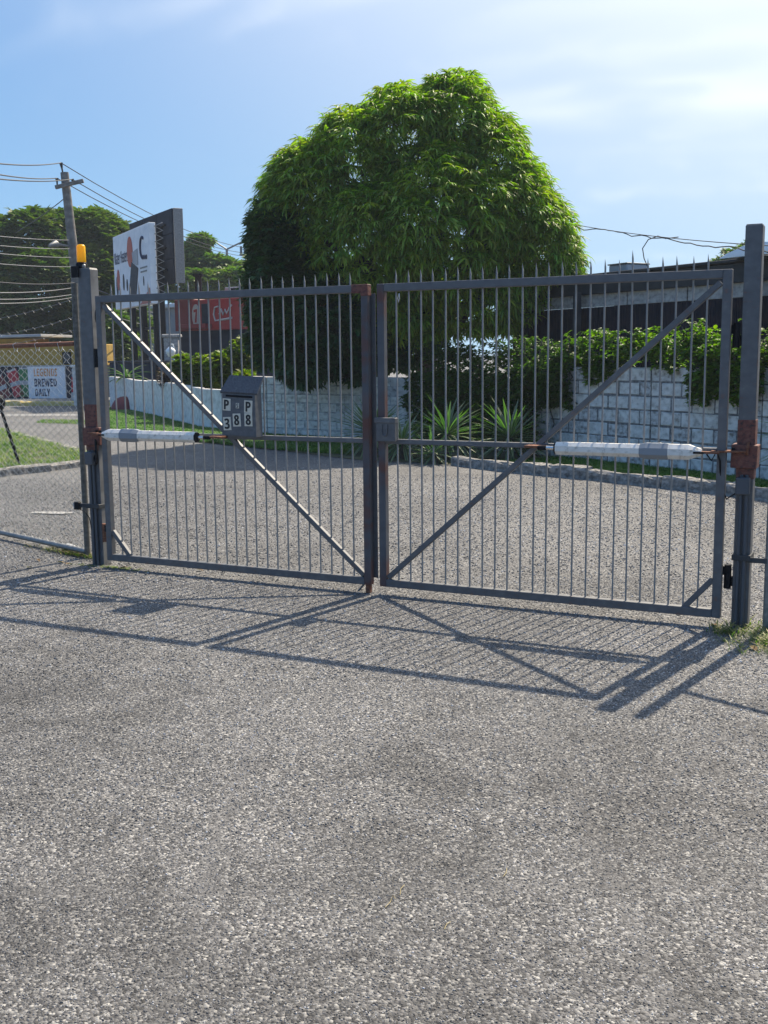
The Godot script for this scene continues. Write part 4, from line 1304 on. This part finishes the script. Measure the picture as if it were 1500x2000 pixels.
func build_plants():
	var ym := []
	for k in 4:
		var st := new_st()
		blade(st, Vector3(0, 0, 0.03), Vector3(0, 0.02, 1), 0.62, 0.046, 0.10 + 0.12 * k, Color(0.055, 0.11, 0.045), 4, 0.35, Color(0.34, 0.36, 0.22) if k % 2 == 0 else Color(0.20, 0.24, 0.13))
		ym.append(mesh_of(st))
	yucca("variegated yucca whose leaves spread beside the gate centre stile, before white wall", Vector3(-0.15, 0.01, -17.5), 1.25, 84, 1, ym, 0.20)
	yucca("tall sunlit variegated yucca with cream edged leaves before the vines", Vector3(0.98, 0.01, -16.5), 1.10, 100, 2, ym, 0.26)
	yucca("wide variegated yucca beside the start of the rough kerb", Vector3(1.92, 0.01, -16.3), 1.16, 90, 3, ym, 0.20)
	yucca("low shaded yucca at the edge of the asphalt, beneath the taller yuccas", Vector3(0.30, 0.01, -16.7), 1.05, 66, 4, ym, 0.14)
	yucca("small low yucca half hidden between two larger yuccas", Vector3(0.75, 0.01, -15.95), 0.75, 40, 5, ym, 0.06)
	yucca("pale spiky yucca beside the red primed gate post and grey fence pole", Vector3(4.95, 0.01, -12.2), 1.25, 70, 6, ym, 0.42)
	var vm := []
	for k in 3: vm.append(spray_mesh(300 + k, 6, 0.05, 0.095, 0.050, 0.6, 0.8, Color(0.065, 0.14, 0.026), 0.34, 3))
	var total := 0.0
	for i in wall_line.size() - 1: total += (wall_line[i] as Vector2).distance_to(wall_line[i + 1])
	# metres along the wall: 0.8+2.5+2.2+2.5 = start of the second wall
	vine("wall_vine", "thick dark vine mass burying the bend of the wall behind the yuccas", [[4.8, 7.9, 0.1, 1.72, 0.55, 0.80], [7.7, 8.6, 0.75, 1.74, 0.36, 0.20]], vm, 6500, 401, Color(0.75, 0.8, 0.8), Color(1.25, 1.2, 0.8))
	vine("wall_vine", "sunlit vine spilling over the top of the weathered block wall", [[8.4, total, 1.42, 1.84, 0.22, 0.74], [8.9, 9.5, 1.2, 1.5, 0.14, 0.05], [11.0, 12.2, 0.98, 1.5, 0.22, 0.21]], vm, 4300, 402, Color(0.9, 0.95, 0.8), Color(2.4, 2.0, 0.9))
	# leafy hedge on the low wall
	var hm := []
	for k in 3: hm.append(spray_mesh(320 + k, 9, 0.10, 0.17, 0.075, 0.4, 0.8, Color(0.12, 0.19, 0.02), 0.3, 3))
	var h := thing("hedge", "bright yellow green hedge behind the low white wall", "hedge", Vector3(-4.3, 0, -26.4))
	var hb := [px_blob(362, 722, 30, 28, -26.6, 0.5), px_blob(405, 735, 40, 42, -26.3, 0.6), px_blob(440, 728, 40, 40, -25.8, 0.6), px_blob(425, 765, 45, 35, -25.6, 0.5), px_blob(480, 748, 25, 22, -25.0, 0.4), px_blob(475, 700, 30, 40, -26, 0.5)]
	limbs(h, hb, h.position, 0.4, 0.03, M.bark, 9)
	crown(h, hb, hm, M.leaf, 1700, 0.3, 0.9, 403, 60, "leaf_spray")
	var bm := []
	for k in 2: bm.append(spray_mesh(340 + k, 9, 0.08, 0.14, 0.03, 0.5, 0.8, Color(0.07, 0.05, 0.04), 0.3, 2))
	var br := thing("dry_shrub", "brown twiggy shrub tangled under the billboard posts", "shrub", Vector3(-5.2, 0, -28.4))
	var bb := [px_blob(330, 738, 22, 18, -28.4, 0.4), px_blob(352, 752, 22, 18, -28.0, 0.4), px_blob(345, 720, 14, 14, -28.4, 0.3)]
	limbs(br, bb, br.position, 0.4, 0.03, M.bark, 10)
	crown(br, bb, bm, M.leafdull, 420, 0.4, 1.0, 404)
	# young palm
	var pm := new_st()
	blade(pm, Vector3.ZERO, Vector3(0, 0.6, 1), 0.95, 0.10, 0.9, Color(0.09, 0.14, 0.035), 4, 0.3)
	var pmm := mesh_of(pm)
	var pp := thing("young_palm", "young palm with arching fronds above the low white wall", "palm", Vector3(-8.0, 0, -33.8))
	rod("trunk", Vector3(0, 0, 0), Vector3(0.03, 1.05, 0), 0.06, M.bark, pp)
	for k in 16:
		put("frond", pmm, M.grass, pp, Vector3(0.03, 1.0, 0), Basis(Vector3.UP, k * 2.4) * Basis(Vector3.RIGHT, -0.5 + 0.06 * k))
	# creeping plants on the low wall beside the mailbox
	# weeds at the post feet
	var wm := grass_mesh(9, 10, 0.09, 0.007, Color(1, 1, 1), Color(0.7, 0.75, 0.6))
	var wl := spray_mesh(360, 8, 0.03, 0.06, 0.02, 0.5, 0.9, Color(0.10, 0.15, 0.03), 0.3, 2)
	weeds("low leafy weeds under the hinge end of the mailbox leaf", GA + U * 0.05 + N * 0.02, U * 0.30, N * 0.05, 60, wl, 501, Color(0.9, 0.9, 0.9), Color(1.3, 1.2, 1.0))
	weeds("weeds and dry litter along the foot of the chain link fence", Vector3(-2.55, 0, -8.72), Vector3(-0.36, 0, -0.30), Vector3(0.03, 0, 0.05), 70, wm, 502, Color(0.12, 0.14, 0.04), Color(0.36, 0.24, 0.10))
	weeds("yellowing grass tufts around the grey fence pole", GD + U * 0.40 + N * 0.16, U * 0.24, N * 0.34, 330, wm, 503, Color(0.13, 0.18, 0.04), Color(0.36, 0.30, 0.12))
	weeds("sparse weeds in front of the primed gate post", GD + U * 0.05 + N * 0.12, U * 0.10, N * 0.10, 26, wm, 504, Color(0.10, 0.14, 0.03), Color(0.30, 0.26, 0.10))
func weeds(label: String, at: Vector3, ax: Vector3, az: Vector3, count: int, mesh: Mesh, sd: int, c1: Color, c2: Color):
	var r := RandomNumberGenerator.new()
	r.seed = sd
	var xf := []
	var cols := []
	for i in count:
		var p := at + ax * clampf(r.randfn() * 0.5, -1.3, 1.3) + az * clampf(r.randfn() * 0.5, -1.3, 1.3)
		p.y = 0.0
		xf.append(Transform3D(Basis(Vector3.UP, r.randf() * TAU).scaled(Vector3.ONE * r.randf_range(0.4, 1.1)), p))
		cols.append(c1.lerp(c2, r.randf()))
	var o := multi("weeds", mesh, M.grass, xf, cols, null)
	tag(o, label, "weeds", "", "stuff")

# ---------------------------------------------------------------- gate
func build_gate():
	var gb := Basis(U, Vector3.UP, N)
	gate_leaf("gate_leaf", "grey steel gate leaf that carries the mailbox, rust red top corner", GA, gb, 1.0, 2.282, 31)
	gate_leaf("gate_leaf", "grey steel gate leaf with lock box, hinged on the primed right post".replace("right ", ""), GD, gb, -1.0, 2.222, 32)
	gate_post(GA, gb, -1.0)
	gate_post(GD, gb, 1.0)
	operator_arm("white gate opener arm between mailbox leaf and its post", GA, gb, 1.0, 0.0)
	operator_arm("white gate opener arm on the leaf with the lock box", GD, gb, -1.0, 0.035)
	mailbox(gb)
func gate_leaf(called: String, label: String, at: Vector3, gb: Basis, s: float, L: float, sd: int):
	var r := RandomNumberGenerator.new()
	r.seed = sd
	var g := thing(called, label, "gate", at, gb, "leaves of the double gate")
	var y0 := 0.057
	var y1 := 2.057
	var w := 0.05
	boxpart("hinge_stile", Vector3(s * w * 0.5, (y0 + y1) * 0.5, 0), Vector3(w, y1 - y0, w), M.steel, g, 0.003)
	boxpart("meeting_stile", Vector3(s * (L - w * 0.5), (y0 + y1) * 0.5, 0), Vector3(w, y1 - y0, w), M.rusting, g, 0.003)
	boxpart("top_rail", Vector3(s * L * 0.5, y1 - w * 0.5, 0.001), Vector3(L - 2 * w, w, w), M.steel, g, 0.003)
	boxpart("bottom_rail", Vector3(s * L * 0.5, y0 + w * 0.5, 0.001), Vector3(L - 2 * w, w, w), M.steel, g, 0.003)
	boxpart("middle_rail", Vector3(s * L * 0.5, 1.036, 0.0), Vector3(L - 2 * w, 0.032, 0.036), M.steel, g, 0.003)
	# diagonal from hinge head to meeting foot
	var a := Vector3(s * 0.062, 1.985, 0.0)
	var b := Vector3(s * (L - 0.058), 0.118, 0.0)
	diagonal("diagonal_brace", a, b, 0.034, g)
	diagonal("corner_brace", Vector3(s * 0.05, 0.285, 0), Vector3(s * 0.212, 0.10, 0), 0.034, g)
	# pickets through the rails, cut to a point
	var nb := 24
	var step := (L - 2 * w) / (nb + 1)
	var q := 0.0048
	var ms := []
	for v in 3:
		var st := new_st()
		var y_lo := 0.10
		var y_hi: float = [2.092, 2.098, 2.140][v]
		bx(st, Vector3(0, (y_lo + y_hi) * 0.5, 0), Vector3(q * 2, y_hi - y_lo, q * 2), 0.0012)
		var p := [Vector3(-q, y_hi, -q), Vector3(q, y_hi, -q), Vector3(q, y_hi, q), Vector3(-q, y_hi, q)]
		var tip := Vector3(-q * 0.6, y_hi + 0.05, 0)
		for k in 4: tri(st, p[k], p[(k + 1) % 4], tip, (p[k] + p[(k + 1) % 4]) * 0.5 + Vector3(0, q - y_hi, 0))
		ms.append(mesh_of(st))
	for k in nb:
		var v := r.randi() % 2
		if s < 0 and k == 5: v = 2
		var lean := Basis(Vector3.BACK, r.randf_range(-0.0022, 0.0022)) * Basis(Vector3.RIGHT, r.randf_range(-0.0015, 0.0015))
		put("picket", ms[v], M.bar, g, Vector3(s * (w + step * (k + 1)) + r.randf_range(-0.002, 0.002), 0, 0), lean)
	if s > 0:
		boxpart("primer_patch", Vector3(L - 0.085, y1 - 0.025, 0.0), Vector3(0.07, w + 0.004, w + 0.006), M.primer, g, 0.003).set_meta("label", "rust red primer patch at the top corner")
		boxpart("primer_patch", Vector3(L - 0.025, y1 - 0.035, 0.0), Vector3(w + 0.004, 0.074, w + 0.006), M.primer, g, 0.003)
		# stop plate and drop bolt at the foot
		boxpart("stop_plate", Vector3(L + 0.006, 1.05, -0.032), Vector3(0.045, 1.9, 0.006), M.steel, g, 0.001)
		boxpart("drop_bolt", Vector3(L - 0.028, 0.045, 0.0), Vector3(0.034, 0.11, 0.034), M.rust, g, 0.004)
		diagonal("bolt_stay", Vector3(L - 0.045, 0.075, 0.0), Vector3(L - 0.10, 0.008, 0.02), 0.012, g)
	else:
		# lock box with a cover strip and a U shaped slot
		var x := -(L - 0.075)
		var lb := boxpart("lock_box", Vector3(x - 0.004, 1.10, 0.044), Vector3(0.138, 0.125, 0.032), M.steel, g, 0.004)
		boxpart("cover_strip", Vector3(0.0, 0.077, 0.004), Vector3(0.150, 0.034, 0.044), M.steel, lb, 0.003)
		var ub := new_st(true)
		var up := [Vector3(-0.025, 0.05, 0.02), Vector3(-0.025, 0.0, 0.022), Vector3(-0.018, -0.018, 0.022), Vector3(0.0, -0.024, 0.022), Vector3(0.010, -0.016, 0.022), Vector3(0.014, 0.0, 0.022), Vector3(0.014, 0.05, 0.02)]
		tube(ub, up, [0.006], 6)
		part("slot_rim", ub, M.steel, lb)
		var lo := new_st(true)
		tube(lo, [Vector3(x + 0.09, 1.99, 0.03), Vector3(x + 0.095, 1.96, 0.035), Vector3(x + 0.085, 1.935, 0.03), Vector3(x + 0.08, 1.96, 0.03), Vector3(x + 0.09, 1.99, 0.03)], [0.003], 5)
		part("wire_loop", lo, M.wire, g)
func diagonal(called: String, a: Vector3, b: Vector3, w: float, parent: Node):
	var d := b - a
	var x := d.normalized()
	var z := Vector3.BACK
	var y := z.cross(x).normalized()
	z = x.cross(y)
	boxpart(called, (a + b) * 0.5, Vector3(d.length(), w, w), M.steel, parent, 0.003, Basis(x, y, z))
func gate_post(at: Vector3, gb: Basis, s: float):
	# s = -1: post at the mailbox leaf; s = +1: post at the lock leaf. x grows along the gate.
	var first := s < 0
	var w := 0.115 if first else 0.093
	var dp := 0.092
	var c := Vector3(-0.1425 if first else 0.1005, 0, -0.03 - dp * 0.5)
	var lab := "grey steel gate post carrying the amber beacon, one side painted paler as sunlit" if first else "plain topped grey steel gate post with red primed bracket"
	var p := thing("gate_post", lab, "gate post", at + gb * c, gb, "posts of the double gate")
	var H := 2.265 if first else 2.295
	boxpart("post", Vector3(0, H * 0.5 - 0.05, 0), Vector3(w, H + 0.1, dp), M.steel, p, 0.004)
	if first: boxpart("painted_lit_side", Vector3(w * 0.5 + 0.001, H * 0.5, 0), Vector3(0.003, H - 0.01, dp - 0.006), M.worn, p, 0.001)  # thin pale plate that paints sunlight onto this side of the post
	boxpart("top_cap", Vector3(0, H + 0.002, 0), Vector3(w - 0.008, 0.008, dp - 0.008), M.galv, p, 0.002)
	# primer and bracket
	var pt := 1.25 if first else 1.215
	var pb := 0.895 if first else 0.875
	boxpart("primed_sleeve", Vector3(0, (pt + pb) * 0.5, 0), Vector3(w + 0.005, pt - pb, dp + 0.005), M.primer, p, 0.003)
	boxpart("bracket_box", Vector3(0.012 if first else -0.006, 1.005, 0.006), Vector3(w + 0.05, 0.135, dp + 0.034), M.primer, p, 0.004, Basis(Vector3.BACK, -0.03 * s))
	var arm := boxpart("bracket_plate", Vector3(-s * (w * 0.5 + 0.045), 1.035, 0.075), Vector3(0.19, 0.010, 0.085), M.rust, p, 0.002, Basis(Vector3.UP, 0.25 * s))
	for k in 2:
		var bs := new_st(true)
		tube(bs, [Vector3(-0.02 + 0.045 * k, 0.0, 0.01), Vector3(-0.02 + 0.045 * k, 0.022, 0.01)], [0.011], 6)
		part("bolt", bs, M.black, arm)
	if not first:
		var hk := new_st(true)
		tube(hk, [Vector3(0.015, 1.085, 0.06), Vector3(0.016, 1.075, 0.085), Vector3(0.014, 1.035, 0.088), Vector3(0.013, 1.02, 0.074)], [0.008], 6)
		part("lifting_hook", hk, M.rust, p)
	# hinges
	for y in ([0.26, 1.60] if first else [0.30, 1.69]):
		var hn := new_st(true)
		var hx := -s * (w * 0.5 + 0.028)
		tube(hn, [Vector3(hx, y - 0.07, 0.045), Vector3(hx, y + 0.07, 0.045)], [0.021], 10)
		var hm := part("hinge", hn, M.rust if y < 1.0 and first else M.black, p)
		boxpart("hinge_leaf", Vector3(-s * (w * 0.5 + 0.008), y - 0.03, 0.028), Vector3(0.055, 0.06, 0.012), M.black, hm, 0.002)
		boxpart("hinge_leaf", Vector3(-s * (w * 0.5 + 0.05), y + 0.035, 0.055), Vector3(0.055, 0.05, 0.012), M.black, hm, 0.002)
	# conduits
	for k in 2:
		var x := (-0.018 + 0.034 * k)
		var cd := new_st(true)
		tube(cd, [Vector3(x, -0.02, dp * 0.5 + 0.014), Vector3(x, 0.40, dp * 0.5 + 0.014), Vector3(x * 0.9, 0.80, dp * 0.5 + 0.014), Vector3(x * 0.8, 0.90, dp * 0.5 + 0.012)], [0.011], 8)
		part("conduit", cd, M.conduit, p)
	boxpart("junction_box", Vector3(0.0 if first else -0.004, 0.838, dp * 0.5 + 0.03), Vector3(0.078, 0.098, 0.046), M.conduit, p, 0.006)
	# strap clamp
	var ys := 0.465 if first else 0.42
	boxpart("strap", Vector3(0, ys, 0.0), Vector3(w + 0.012, 0.034, dp + 0.062), M.fascia, p, 0.003)
	if first:
		boxpart("strap_arm", Vector3(-w * 0.5 - 0.04, ys, 0.06), Vector3(0.11, 0.030, 0.010), M.fascia, p, 0.002)
		var pc := boxpart("photo_cell", Vector3(-w * 0.5 - 0.105, ys - 0.004, 0.062), Vector3(0.052, 0.062, 0.04), M.black, p, 0.005)
		boxpart("lens", Vector3(-0.018, 0.004, 0.021), Vector3(0.006, 0.046, 0.004), M.pale, pc, 0.001)
		var wr := new_st(true)
		tube(wr, [Vector3(-w * 0.5 - 0.085, ys - 0.03, 0.062), Vector3(-w * 0.5 - 0.03, ys - 0.045, 0.07), Vector3(-w * 0.5 + 0.01, ys - 0.09, 0.065), Vector3(-0.02, ys - 0.2, dp * 0.5 + 0.02)], [0.004], 5)
		part("cell_cable", wr, M.black, p)
		var ey := new_st()
		plate(ey, ellipse(0.0, 1.915, 0.014, 0.05, 20), 0.0, 0.004)
		part("eyelet", ey, M.black, p, Vector3(w * 0.5 - 0.001, 0, 0.0), Basis(Vector3.UP, PI * 0.5))
		var hl := new_st(true)
		tube(hl, [Vector3(0.05, 0.985, 0.06), Vector3(0.085, 0.93, 0.10), Vector3(0.09, 0.84, 0.10), Vector3(0.065, 0.80, 0.08), Vector3(0.045, 0.84, 0.07), Vector3(0.03, 0.86, 0.065)], [0.011], 7)
		part("power_cable", hl, M.black, p)
	else:
		boxpart("strap_arm", Vector3(w * 0.5 + 0.06, ys - 0.01, 0.066), Vector3(0.16, 0.030, 0.010), M.fascia, p, 0.002)
		var hl2 := new_st(true)
		tube(hl2, [Vector3(-0.20, 1.02, 0.14), Vector3(-0.17, 0.985, 0.15), Vector3(-0.145, 1.04, 0.14), Vector3(-0.13, 0.98, 0.11), Vector3(-0.122, 0.82, 0.085), Vector3(-0.09, 0.76, 0.08), Vector3(-0.035, 0.80, 0.08)], [0.005], 6)
		part("power_cable", hl2, M.black, p)
	if first:
		var bp := p.position + gb * Vector3(-0.052, H, 0.005)
		var bn := thing("warning_beacon", "amber plastic beacon on a black base above the gate post", "beacon", bp, gb)
		var s1 := new_st(true)
		tube(s1, [Vector3(0, 0.006, 0), Vector3(0, 0.04, 0), Vector3(0, 0.052, 0)], [0.045, 0.045, 0.036], 16)
		part("base", s1, M.black, bn)
		boxpart("mount", Vector3(-0.02, -0.02, 0.054), Vector3(0.075, 0.085, 0.012), M.black, bn, 0.004)
		boxpart("cable_gland", Vector3(0.048, 0.02, 0.03), Vector3(0.026, 0.03, 0.026), M.galv, bn, 0.008)
		var s2 := new_st(true)
		tube(s2, [Vector3(0, 0.052, 0), Vector3(0, 0.06, 0), Vector3(0, 0.168, 0), Vector3(0, 0.180, 0), Vector3(0, 0.184, 0)], [0.031, 0.034, 0.033, 0.028, 0.015], 24)
		part("lens", s2, M.amber, bn)
func operator_arm(label: String, at: Vector3, gb: Basis, s: float, shift: float):
	var g := thing("gate_opener", label, "gate opener", at, gb, "arms that open the gate")
	var y := 1.033
	var z := 0.105
	var X := func(t: float) -> Vector3: return Vector3(s * (t + shift), y, z)
	var st := new_st()
	st.set_smooth_group(-1)
	octa(st, [X.call(0.085), X.call(0.155), X.call(0.27)], [0.019, 0.043, 0.043])
	part("motor_housing", st, M.opwhite, g)
	boxpart("nose_slot", X.call(0.098) + Vector3(0, 0, 0.030), Vector3(0.06, 0.012, 0.012), M.black, g, 0.002)
	var s2 := new_st()
	octa(s2, [X.call(0.27), X.call(0.275), X.call(0.40), X.call(0.435)], [0.043, 0.047, 0.047, 0.039])
	part("sleeve", s2, M.opgrey, g)
	var s3 := new_st()
	octa(s3, [X.call(0.435), X.call(0.94)], [0.038, 0.038])
	part("ram_tube", s3, M.opwhite, g)
	var s4 := new_st()
	octa(s4, [X.call(0.94), X.call(0.952)], [0.036, 0.031])
	part("end_cap", s4, M.black, g)
	var s5 := new_st(true)
	tube(s5, [X.call(0.945), X.call(1.01)], [0.013], 10)
	part("rod", s5, M.chrome, g)
	boxpart("rod_end", X.call(1.03), Vector3(0.06, 0.026, 0.03), M.black, g, 0.006)
	boxpart("gate_bracket", X.call(1.085) + Vector3(0, 0.004, -0.042), Vector3(0.12, 0.014, 0.10), M.rust, g, 0.002)
	boxpart("tail_bracket", X.call(0.045) + Vector3(0, 0, -0.002), Vector3(0.11, 0.012, 0.036), M.rust, g, 0.002)
	for t in [0.32, 0.52, 0.66, 0.80]:
		boxpart("lid_clip", X.call(t) + Vector3(0, 0.0375 if t > 0.43 else 0.0475, 0.0), Vector3(0.010, 0.004, 0.02), M.opwhite, g, 0.001)
func octa(st: SurfaceTool, pts: Array, radii: Array):
	var rings := []
	for i in pts.size():
		var ring := []
		for k in 8:
			var a := TAU * (k + 0.5) / 8.0
			ring.append(pts[i] + Vector3(0, sin(a), cos(a)) * radii[i] / cos(PI / 8))
		rings.append(ring)
	for i in pts.size() - 1:
		for k in 8:
			var k2 := (k + 1) % 8
			quad(st, rings[i][k], rings[i][k2], rings[i + 1][k2], rings[i + 1][k], (rings[i][k] + rings[i][k2]) * 0.5 - pts[i])
	var l := pts.size() - 1
	for k in range(1, 7):
		tri(st, rings[0][0], rings[0][k], rings[0][k + 1], pts[0] - pts[l])
		tri(st, rings[l][0], rings[l][k], rings[l][k + 1], pts[l] - pts[0])
func mailbox(gb: Basis):
	var tilt := Basis(Vector3.BACK, -0.045)
	var m := thing("mailbox", "dark grey metal mailbox with stuck on letters P P and number 388", "mailbox", GA + gb * Vector3(1.300, 1.052, 0.022), gb * tilt)
	var st := new_st()
	# body: a little wider at the foot, sloped top under the lid
	var f := PackedVector2Array([Vector2(-0.138, 0), Vector2(0.146, 0), Vector2(0.128, 0.295), Vector2(-0.138, 0.295)])
	plate(st, f, 0.0, 0.082)
	part("body", st, M.mail, m)
	var sr := new_st()
	var z0 := -0.004
	var z1 := 0.088
	var top := [Vector3(-0.138, 0.414, z0), Vector3(0.142, 0.414, z0), Vector3(0.152, 0.302, z1), Vector3(-0.156, 0.302, z1)]
	quad(sr, top[0], top[1], top[2], top[3], Vector3(0, 1, 1))
	var dn := Vector3(0, -0.012, -0.006)
	quad(sr, top[0] + dn, top[1] + dn, top[2] + dn, top[3] + dn, Vector3(0, -1, -1))
	for k in 4: quad(sr, top[k], top[(k + 1) % 4], top[(k + 1) % 4] + dn, top[k] + dn, (top[k] + top[(k + 1) % 4]) * 0.5 - Vector3(0, 0.37, 0.057))
	part("lid", sr, M.mailroof, m)
	var sg := new_st()
	for x in [-0.136, 0.126]:
		quad(sg, Vector3(x, 0.29, 0.0), Vector3(x, 0.29, 0.082), Vector3(x, 0.315, 0.082), Vector3(x, 0.395, 0.0), Vector3(x, 0, 0))
	quad(sg, Vector3(-0.136, 0.29, 0.0), Vector3(0.126, 0.29, 0.0), Vector3(0.126, 0.395, 0.0), Vector3(-0.136, 0.395, 0.0), Vector3(0, 0, -1))
	part("gusset", sg, M.mail, m)
	boxpart("letter_slot", Vector3(0.0, 0.275, 0.083), Vector3(0.22, 0.014, 0.008), M.black, m, 0.002)
	for q in [["P", -0.102, 0.213, 0.0, 0.066, 0.084], ["P", 0.078, 0.208, -0.01, 0.066, 0.086], ["3", -0.096, 0.080, 0.12, 0.064, 0.092], ["8", -0.016, 0.110, 0.10, 0.064, 0.090], ["8", 0.080, 0.118, 0.06, 0.064, 0.090]]:
		var rb := Basis(Vector3.BACK, q[3] * 0.8)
		var pl := boxpart("number_plate", Vector3(q[1], q[2], 0.0835), Vector3(q[4], q[5], 0.003), M.sticker, m, 0.0005, rb)
		text("character", q[0], q[5] * 0.80, M.ink, pl, Vector3(0, 0, 0.0022), Basis(), q[4] * (0.62 if q[0] == "P" else 0.66))
	var sm := boxpart("number_plate", Vector3(-0.012, 0.210, 0.0832), Vector3(0.026, 0.036, 0.002), M.sticker, m, 0.0004)
	text("character", "S", 0.030, M.mail, sm, Vector3(0, 0, 0.0016), Basis(), 0.016)

# ---------------------------------------------------------------- fences
func build_fences():
	var f0 := Vector3(-2.405, 0, -8.60)
	var fd := Vector3(-0.729, 0, -0.685).normalized()
	var fb := Basis(fd, Vector3.UP, fd.cross(Vector3.UP))
	var fl := 3.4
	var f := thing("chain_link_fence", "galvanised chain link fence with rusty top pipe beside the beacon post", "fence", f0, fb)
	rod("end_post", Vector3(0, -0.1, 0), Vector3(0, 2.18, 0), 0.024, M.oldpipe, f, 12)
	rod("line_post", Vector3(fl, -0.1, 0), Vector3(fl, 2.0, 0), 0.03, M.galv, f, 12)
	rod("top_rail", Vector3(0.03, 1.715, 0), Vector3(fl, 1.70, 0), 0.019, M.rust, f, 12)
	rod("bottom_rail", Vector3(0.02, 0.05, 0), Vector3(fl, 0.06, 0), 0.022, M.galv, f, 10)
	# woven wires
	var p := 0.062
	var ms := []
	for v in 2:
		var st := new_st(true)
		var pts := []
		var n := 52
		for k in n + 1:
			var hi := (k + v) % 2 == 0
			pts.append(Vector3(p * 0.53 if hi else -p * 0.53, 0.07 + 1.61 * k / n, 0.004 if hi else -0.004))
		tube(st, pts, [0.0022], 5)
		ms.append(mesh_of(st))
	var r := RandomNumberGenerator.new()
	r.seed = 77
	for i in int((fl - 0.06) / p):
		put("wire", ms[i % 2], M.wire, f, Vector3(0.045 + p * (i + 0.5), r.randf_range(-0.012, 0.0), 0.0))
	for k in 6:
		var t := new_st(true)
		var x := 0.25 + 0.36 * k
		tube(t, [Vector3(x, 1.66, 0.006), Vector3(x + 0.004, 1.70, 0.022), Vector3(x + 0.008, 1.735, 0.005), Vector3(x + 0.012, 1.72, -0.02), Vector3(x + 0.01, 1.66, -0.006)], [0.003], 5)
		part("wire_tie", t, M.wire, f)
	# barbed strands
	for q in [[2.06, 2.00], [1.92, 1.86], [1.82, 1.79]]:
		var b := new_st(true)
		var pts2 := []
		for k in 12: pts2.append(Vector3(0.02 + (fl - 0.02) * k / 11.0, lerpf(q[0], q[1], k / 11.0) - 0.10 * 4.0 * (k / 11.0) * (1.0 - k / 11.0), 0))
		tube(b, pts2, [0.0019], 5)
		for k in 24:
			var t2 := (k + 0.5) / 24.0
			var c := Vector3(0.02 + (fl - 0.02) * t2, lerpf(q[0], q[1], t2) - 0.10 * 4.0 * t2 * (1.0 - t2), 0)
			tube(b, [c + Vector3(-0.008, -0.010, 0.006), c + Vector3(0.008, 0.010, -0.006)], [0.0014], 4)
		part("barbed_wire", b, M.galv, f)
	# fence beyond the lock leaf's post
	var r0 := GD + U * 0.262 + N * -0.03
	var rd := Vector3(0.66, 0, 0.75).normalized()
	var rf := thing("pipe_fence", "grey galvanised fence pole with pipe rails strapped to the primed post", "fence", r0, Basis(rd, Vector3.UP, rd.cross(Vector3.UP)))
	rod("end_post", Vector3(0, -0.1, 0), Vector3(0, 2.3, 0), 0.032, M.galv, rf, 14)
	rod("top_rail", Vector3(0.03, 1.72, 0), Vector3(2.6, 1.72, 0), 0.019, M.galv, rf, 10)
	rod("bottom_rail", Vector3(0.03, 0.10, 0), Vector3(2.6, 0.10, 0), 0.02, M.galv, rf, 10)
	rod("line_post", Vector3(2.6, -0.1, 0), Vector3(2.6, 2.2, 0), 0.03, M.galv, rf, 10)

# ---------------------------------------------------------------- small things
func build_small():
	# leaning stay with a dark cap beyond the mesh
	var b := gp(40, 908, 0.06)
	var t := pz(2, 800, b.z + 0.2)
	var s := thing("leaning_stay", "slanting dark steel stay with black cap on the grass island", "stay", b)
	rod("bar", Vector3(0, -0.05, 0), t - b, 0.024, M.black, s)
	var st := new_st(true)
	tube(st, [t - b, t - b + Vector3(-0.02, 0.06, 0), t - b + Vector3(-0.05, 0.16, 0), t - b + Vector3(-0.08, 0.22, 0)], [0.04, 0.09, 0.10, 0.04], 10)
	part("cap", st, M.black, s)
	# drink can lying by the fence foot
	var cp := Vector3(-2.62, 0.034, -8.86)
	var cb := Basis(Vector3.UP, 0.7) * Basis(Vector3.RIGHT, PI * 0.5)
	var c := thing("drink_can", "crushed pale drink can lying at the fence foot", "can", cp, cb)
	var s1 := new_st(true)
	tube(s1, [Vector3(0, -0.06, 0), Vector3(0, -0.05, 0), Vector3(0.004, 0.0, 0), Vector3(0, 0.05, 0), Vector3(0, 0.06, 0)], [0.026, 0.033, 0.031, 0.033, 0.026], 16)
	part("body", s1, M.pale, c)
	var s2 := new_st(true)
	tube(s2, [Vector3(0, 0.06, 0), Vector3(0, 0.064, 0)], [0.027, 0.025], 16)
	part("rim", s2, M.chrome, c)
	# dry leaves
	var lm := new_st()
	blade(lm, Vector3.ZERO, Vector3(1, 0.25, 0), 0.10, 0.045, 0.7, Color(0.20, 0.11, 0.04), 4, 0.4)
	var lmesh := mesh_of(lm)
	var r := RandomNumberGenerator.new()
	r.seed = 44
	var where := [[384, 1112], [398, 1098], [410, 1100], [72, 1092], [110, 1098], [128, 1102], [60, 1108], [1398, 1222], [1465, 1262], [250, 1108], [1290, 990]]
	for q in where:
		var p := gp(q[0], q[1], 0.012)
		var o := put("dry_leaf", lmesh, M.grass, null, p, Basis(Vector3.UP, r.randf() * TAU).scaled(Vector3.ONE * r.randf_range(0.5, 0.9)))
		tag(o, "curled brown dry leaf lying on the asphalt near the gate", "leaf", "fallen dry leaves")
	# dry straws
	for q in [[[752, 1772], [762, 1762], [768, 1748], [772, 1755]], [[781, 1748], [783, 1735], [790, 1728]], [[983, 1712], [988, 1705], [990, 1695]], [[868, 1815], [872, 1805], [880, 1800]]]:
		var sp := new_st(true)
		var pts := []
		for k in q: pts.append(gp(k[0], k[1], 0.007))
		tube(sp, pts, [0.0011], 4)
		var o2 := put("straw", mesh_of(sp), M.dry)
		tag(o2, "thin pale dry straw lying on the chipped asphalt", "straw", "straws on the asphalt")
